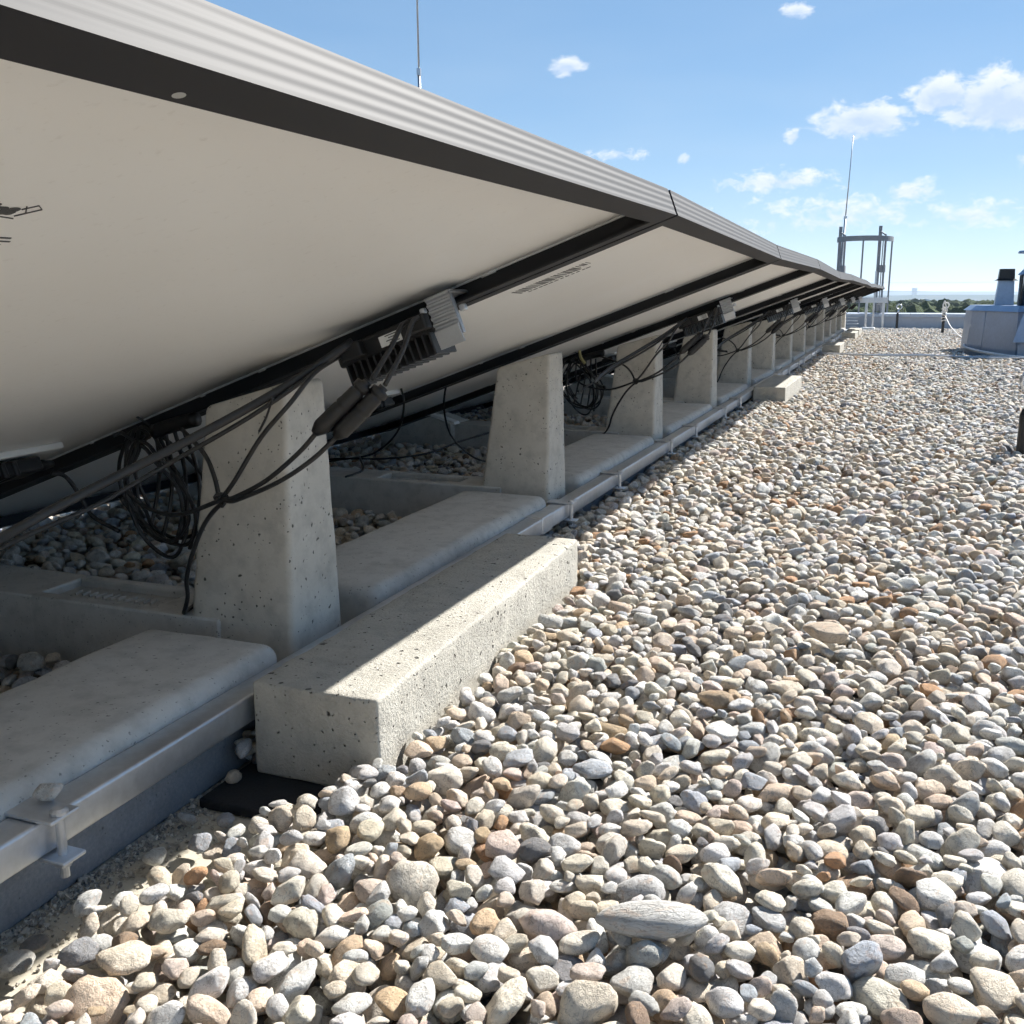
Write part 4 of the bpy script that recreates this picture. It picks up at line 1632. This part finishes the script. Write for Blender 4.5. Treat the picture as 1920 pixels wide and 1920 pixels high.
o = pebble_obj(VAR[smooth[-3]][0], (-0.665, 0.618, RZ1 + 0.0045 + 0.0092), (0.2, 0.1, 0.6), (0.0125, 0.0125, 0.0140), 2)
tag(o, 'whitish knobbly pebble resting on the steel rail clamp', 'pebble')
INDIV.append((o, smooth[-3]))

# tell like-labelled stones apart by their side-by-side order in the picture
same = {}
for o, v in INDIV:
    same.setdefault(o['label'], []).append(o)
for lb, os_ in same.items():
    if len(os_) > 1:
        def px_(o):
            d = np.array((o.location.x, o.location.y, o.location.z - CAMH))
            return (d @ Rv) / (d @ F)
        os_.sort(key=px_)
        words = {2: ['left of the two', 'right of the two'], 3: ['left of three', 'middle of three', 'right of three']}.get(len(os_))
        for q, o in enumerate(os_):
            o['label'] = lb + ', ' + (words[q] if words else ORD[q] + ' from left')

# the rest of the gravel: one object whose points carry copies of the stones above
names = sorted([(o.name, v) for o, v in INDIV], key=lambda q: q[0])
byv = {}
for idx, (nm, v) in enumerate(names):
    byv.setdefault(v, []).append(idx)
allidx = list(range(len(names)))
rest = np.setdiff1d(np.arange(npb), pick)
# stones wholly buried need not be kept
rest = rest[(vis[rest] > 0)]
me = bpy.data.meshes.new('gravel')
me.from_pydata([(float(PXa[i]), float(PYa[i]), float(PZa[i])) for i in rest], [], [])
rot = np.array([tuple(TEM[PTa[i]][2]) for i in rest], np.float32)
sc_ = np.array([TEM[PTa[i]][1] for i in rest], np.float32)
idx_ = np.array([random.choice(byv.get(TEM[PTa[i]][0], allidx)) for i in rest], np.int32)
a1 = me.attributes.new('rot', 'FLOAT_VECTOR', 'POINT')
a1.data.foreach_set('vector', rot.ravel())
a2 = me.attributes.new('scl', 'FLOAT', 'POINT')
a2.data.foreach_set('value', sc_)
a4 = me.attributes.new('color', 'FLOAT_COLOR', 'POINT')
_ci = rng.choice(len(COLS), size=len(rest), p=W)
_cc = np.array([c[1] for c in COLS], np.float32)[_ci] * rng.uniform(0.84, 1.13, size=(len(rest), 1)) * rng.uniform(0.98, 1.02, size=(len(rest), 3))
a4.data.foreach_set('color', np.concatenate([np.clip(_cc, 0, 1), np.ones((len(rest), 1))], 1).astype(np.float32).ravel())
a3 = me.attributes.new('idx', 'INT', 'POINT')
a3.data.foreach_set('value', idx_)
grav = link('gravel', me)
tag(grav, 'rounded beige and grey roof gravel spreading to the parapet', 'gravel', kind='stuff')
ng = bpy.data.node_groups.new('gravel_stones', 'GeometryNodeTree')
ng.interface.new_socket('Geometry', in_out='INPUT', socket_type='NodeSocketGeometry')
ng.interface.new_socket('Geometry', in_out='OUTPUT', socket_type='NodeSocketGeometry')
gi = ng.nodes.new('NodeGroupInput')
go = ng.nodes.new('NodeGroupOutput')
ci = ng.nodes.new('GeometryNodeCollectionInfo')
ci.inputs['Collection'].default_value = PCOL
ci.inputs['Separate Children'].default_value = True
ci.inputs['Reset Children'].default_value = True
m2p = ng.nodes.new('GeometryNodeMeshToPoints')
iop = ng.nodes.new('GeometryNodeInstanceOnPoints')
iop.inputs['Pick Instance'].default_value = True


def nattr(name, dt):
    n = ng.nodes.new('GeometryNodeInputNamedAttribute')
    n.data_type = dt
    n.inputs['Name'].default_value = name
    return n.outputs['Attribute']


e2r = ng.nodes.new('FunctionNodeEulerToRotation')
ng.links.new(nattr('rot', 'FLOAT_VECTOR'), e2r.inputs[0])
ng.links.new(gi.outputs[0], m2p.inputs['Mesh'])
ng.links.new(m2p.outputs[0], iop.inputs['Points'])
ng.links.new(ci.outputs[0], iop.inputs['Instance'])
ng.links.new(nattr('idx', 'INT'), iop.inputs['Instance Index'])
ng.links.new(e2r.outputs[0], iop.inputs['Rotation'])
ng.links.new(nattr('scl', 'FLOAT'), iop.inputs['Scale'])
ng.links.new(iop.outputs[0], go.inputs[0])
md = grav.modifiers.new('stones', 'NODES')
md.node_group = ng
print('PEBBLES', npb, 'kept', len(rest), 'mean level', HM[HM < 0.5].mean())

# fine grit washed against the foot of the beam
g = Geo()
r = random.Random(77)
octv = [Vector(v) for v in ((1, 0, 0), (-1, 0, 0), (0, 1, 0), (0, -1, 0), (0, 0, 1), (0, 0, -1))]
octf = [(0, 2, 4), (2, 1, 4), (1, 3, 4), (3, 0, 4), (2, 0, 5), (1, 2, 5), (3, 1, 5), (0, 3, 5)]
for i in range(2600):
    y = r.uniform(0.30, 0.90)
    d = abs(r.gauss(0, 0.014)) if r.random() < 0.75 else r.uniform(0, 0.075)
    x = -0.683 + d
    s = r.uniform(0.0008, 0.0026) * (1.0 if r.random() < 0.94 else 1.9)
    R = Euler((r.uniform(0, 6), r.uniform(0, 6), r.uniform(0, 6))).to_matrix()
    g.add([R @ Vector((p.x * s * r.uniform(.7, 1.3), p.y * s * r.uniform(.7, 1.3), p.z * s)) + Vector((x, y, s * 0.6)) for p in octv], octf)
n_ = NB('grit_stone')
_v = n_.node('ShaderNodeTexVoronoi', Scale=260)
n_.L.new(n_.pos(), _v.inputs['Vector'])
_s = n_.N.new('ShaderNodeSeparateColor')
n_.L.new(_v.outputs['Color'], _s.inputs[0])
n_.col(n_.ramp(_s.outputs[0], [(0.0, (0.20, 0.19, 0.175)), (0.5, (0.38, 0.355, 0.31)), (1.0, (0.62, 0.58, 0.50))]))
n_.set(Roughness=0.9)
tag(g.obj('grit', n_.m), 'fine dark grit along the foot of the nearest beam', 'grit', kind='stuff')

# ------------------------------------------------------------------ air
g = Geo().box(-14000, 14000, -1000, 14000, -25.5, 75)
hz = g.obj('haze', None)
hm = bpy.data.materials.new('haze_air')
hm.use_nodes = True
hn = hm.node_tree.nodes
hn.clear()
ho = hn.new('ShaderNodeOutputMaterial')
hv = hn.new('ShaderNodeVolumePrincipled')
hv.inputs['Color'].default_value = (0.68, 0.81, 1.0, 1)
hv.inputs['Density'].default_value = 1.1e-4
hv.inputs['Anisotropy'].default_value = 0.2
hm.node_tree.links.new(hv.outputs[0], ho.inputs['Volume'])
hz.data.materials.append(hm)
tag(hz, 'thin pale haze over the distant wood and hills', 'haze', kind='stuff')
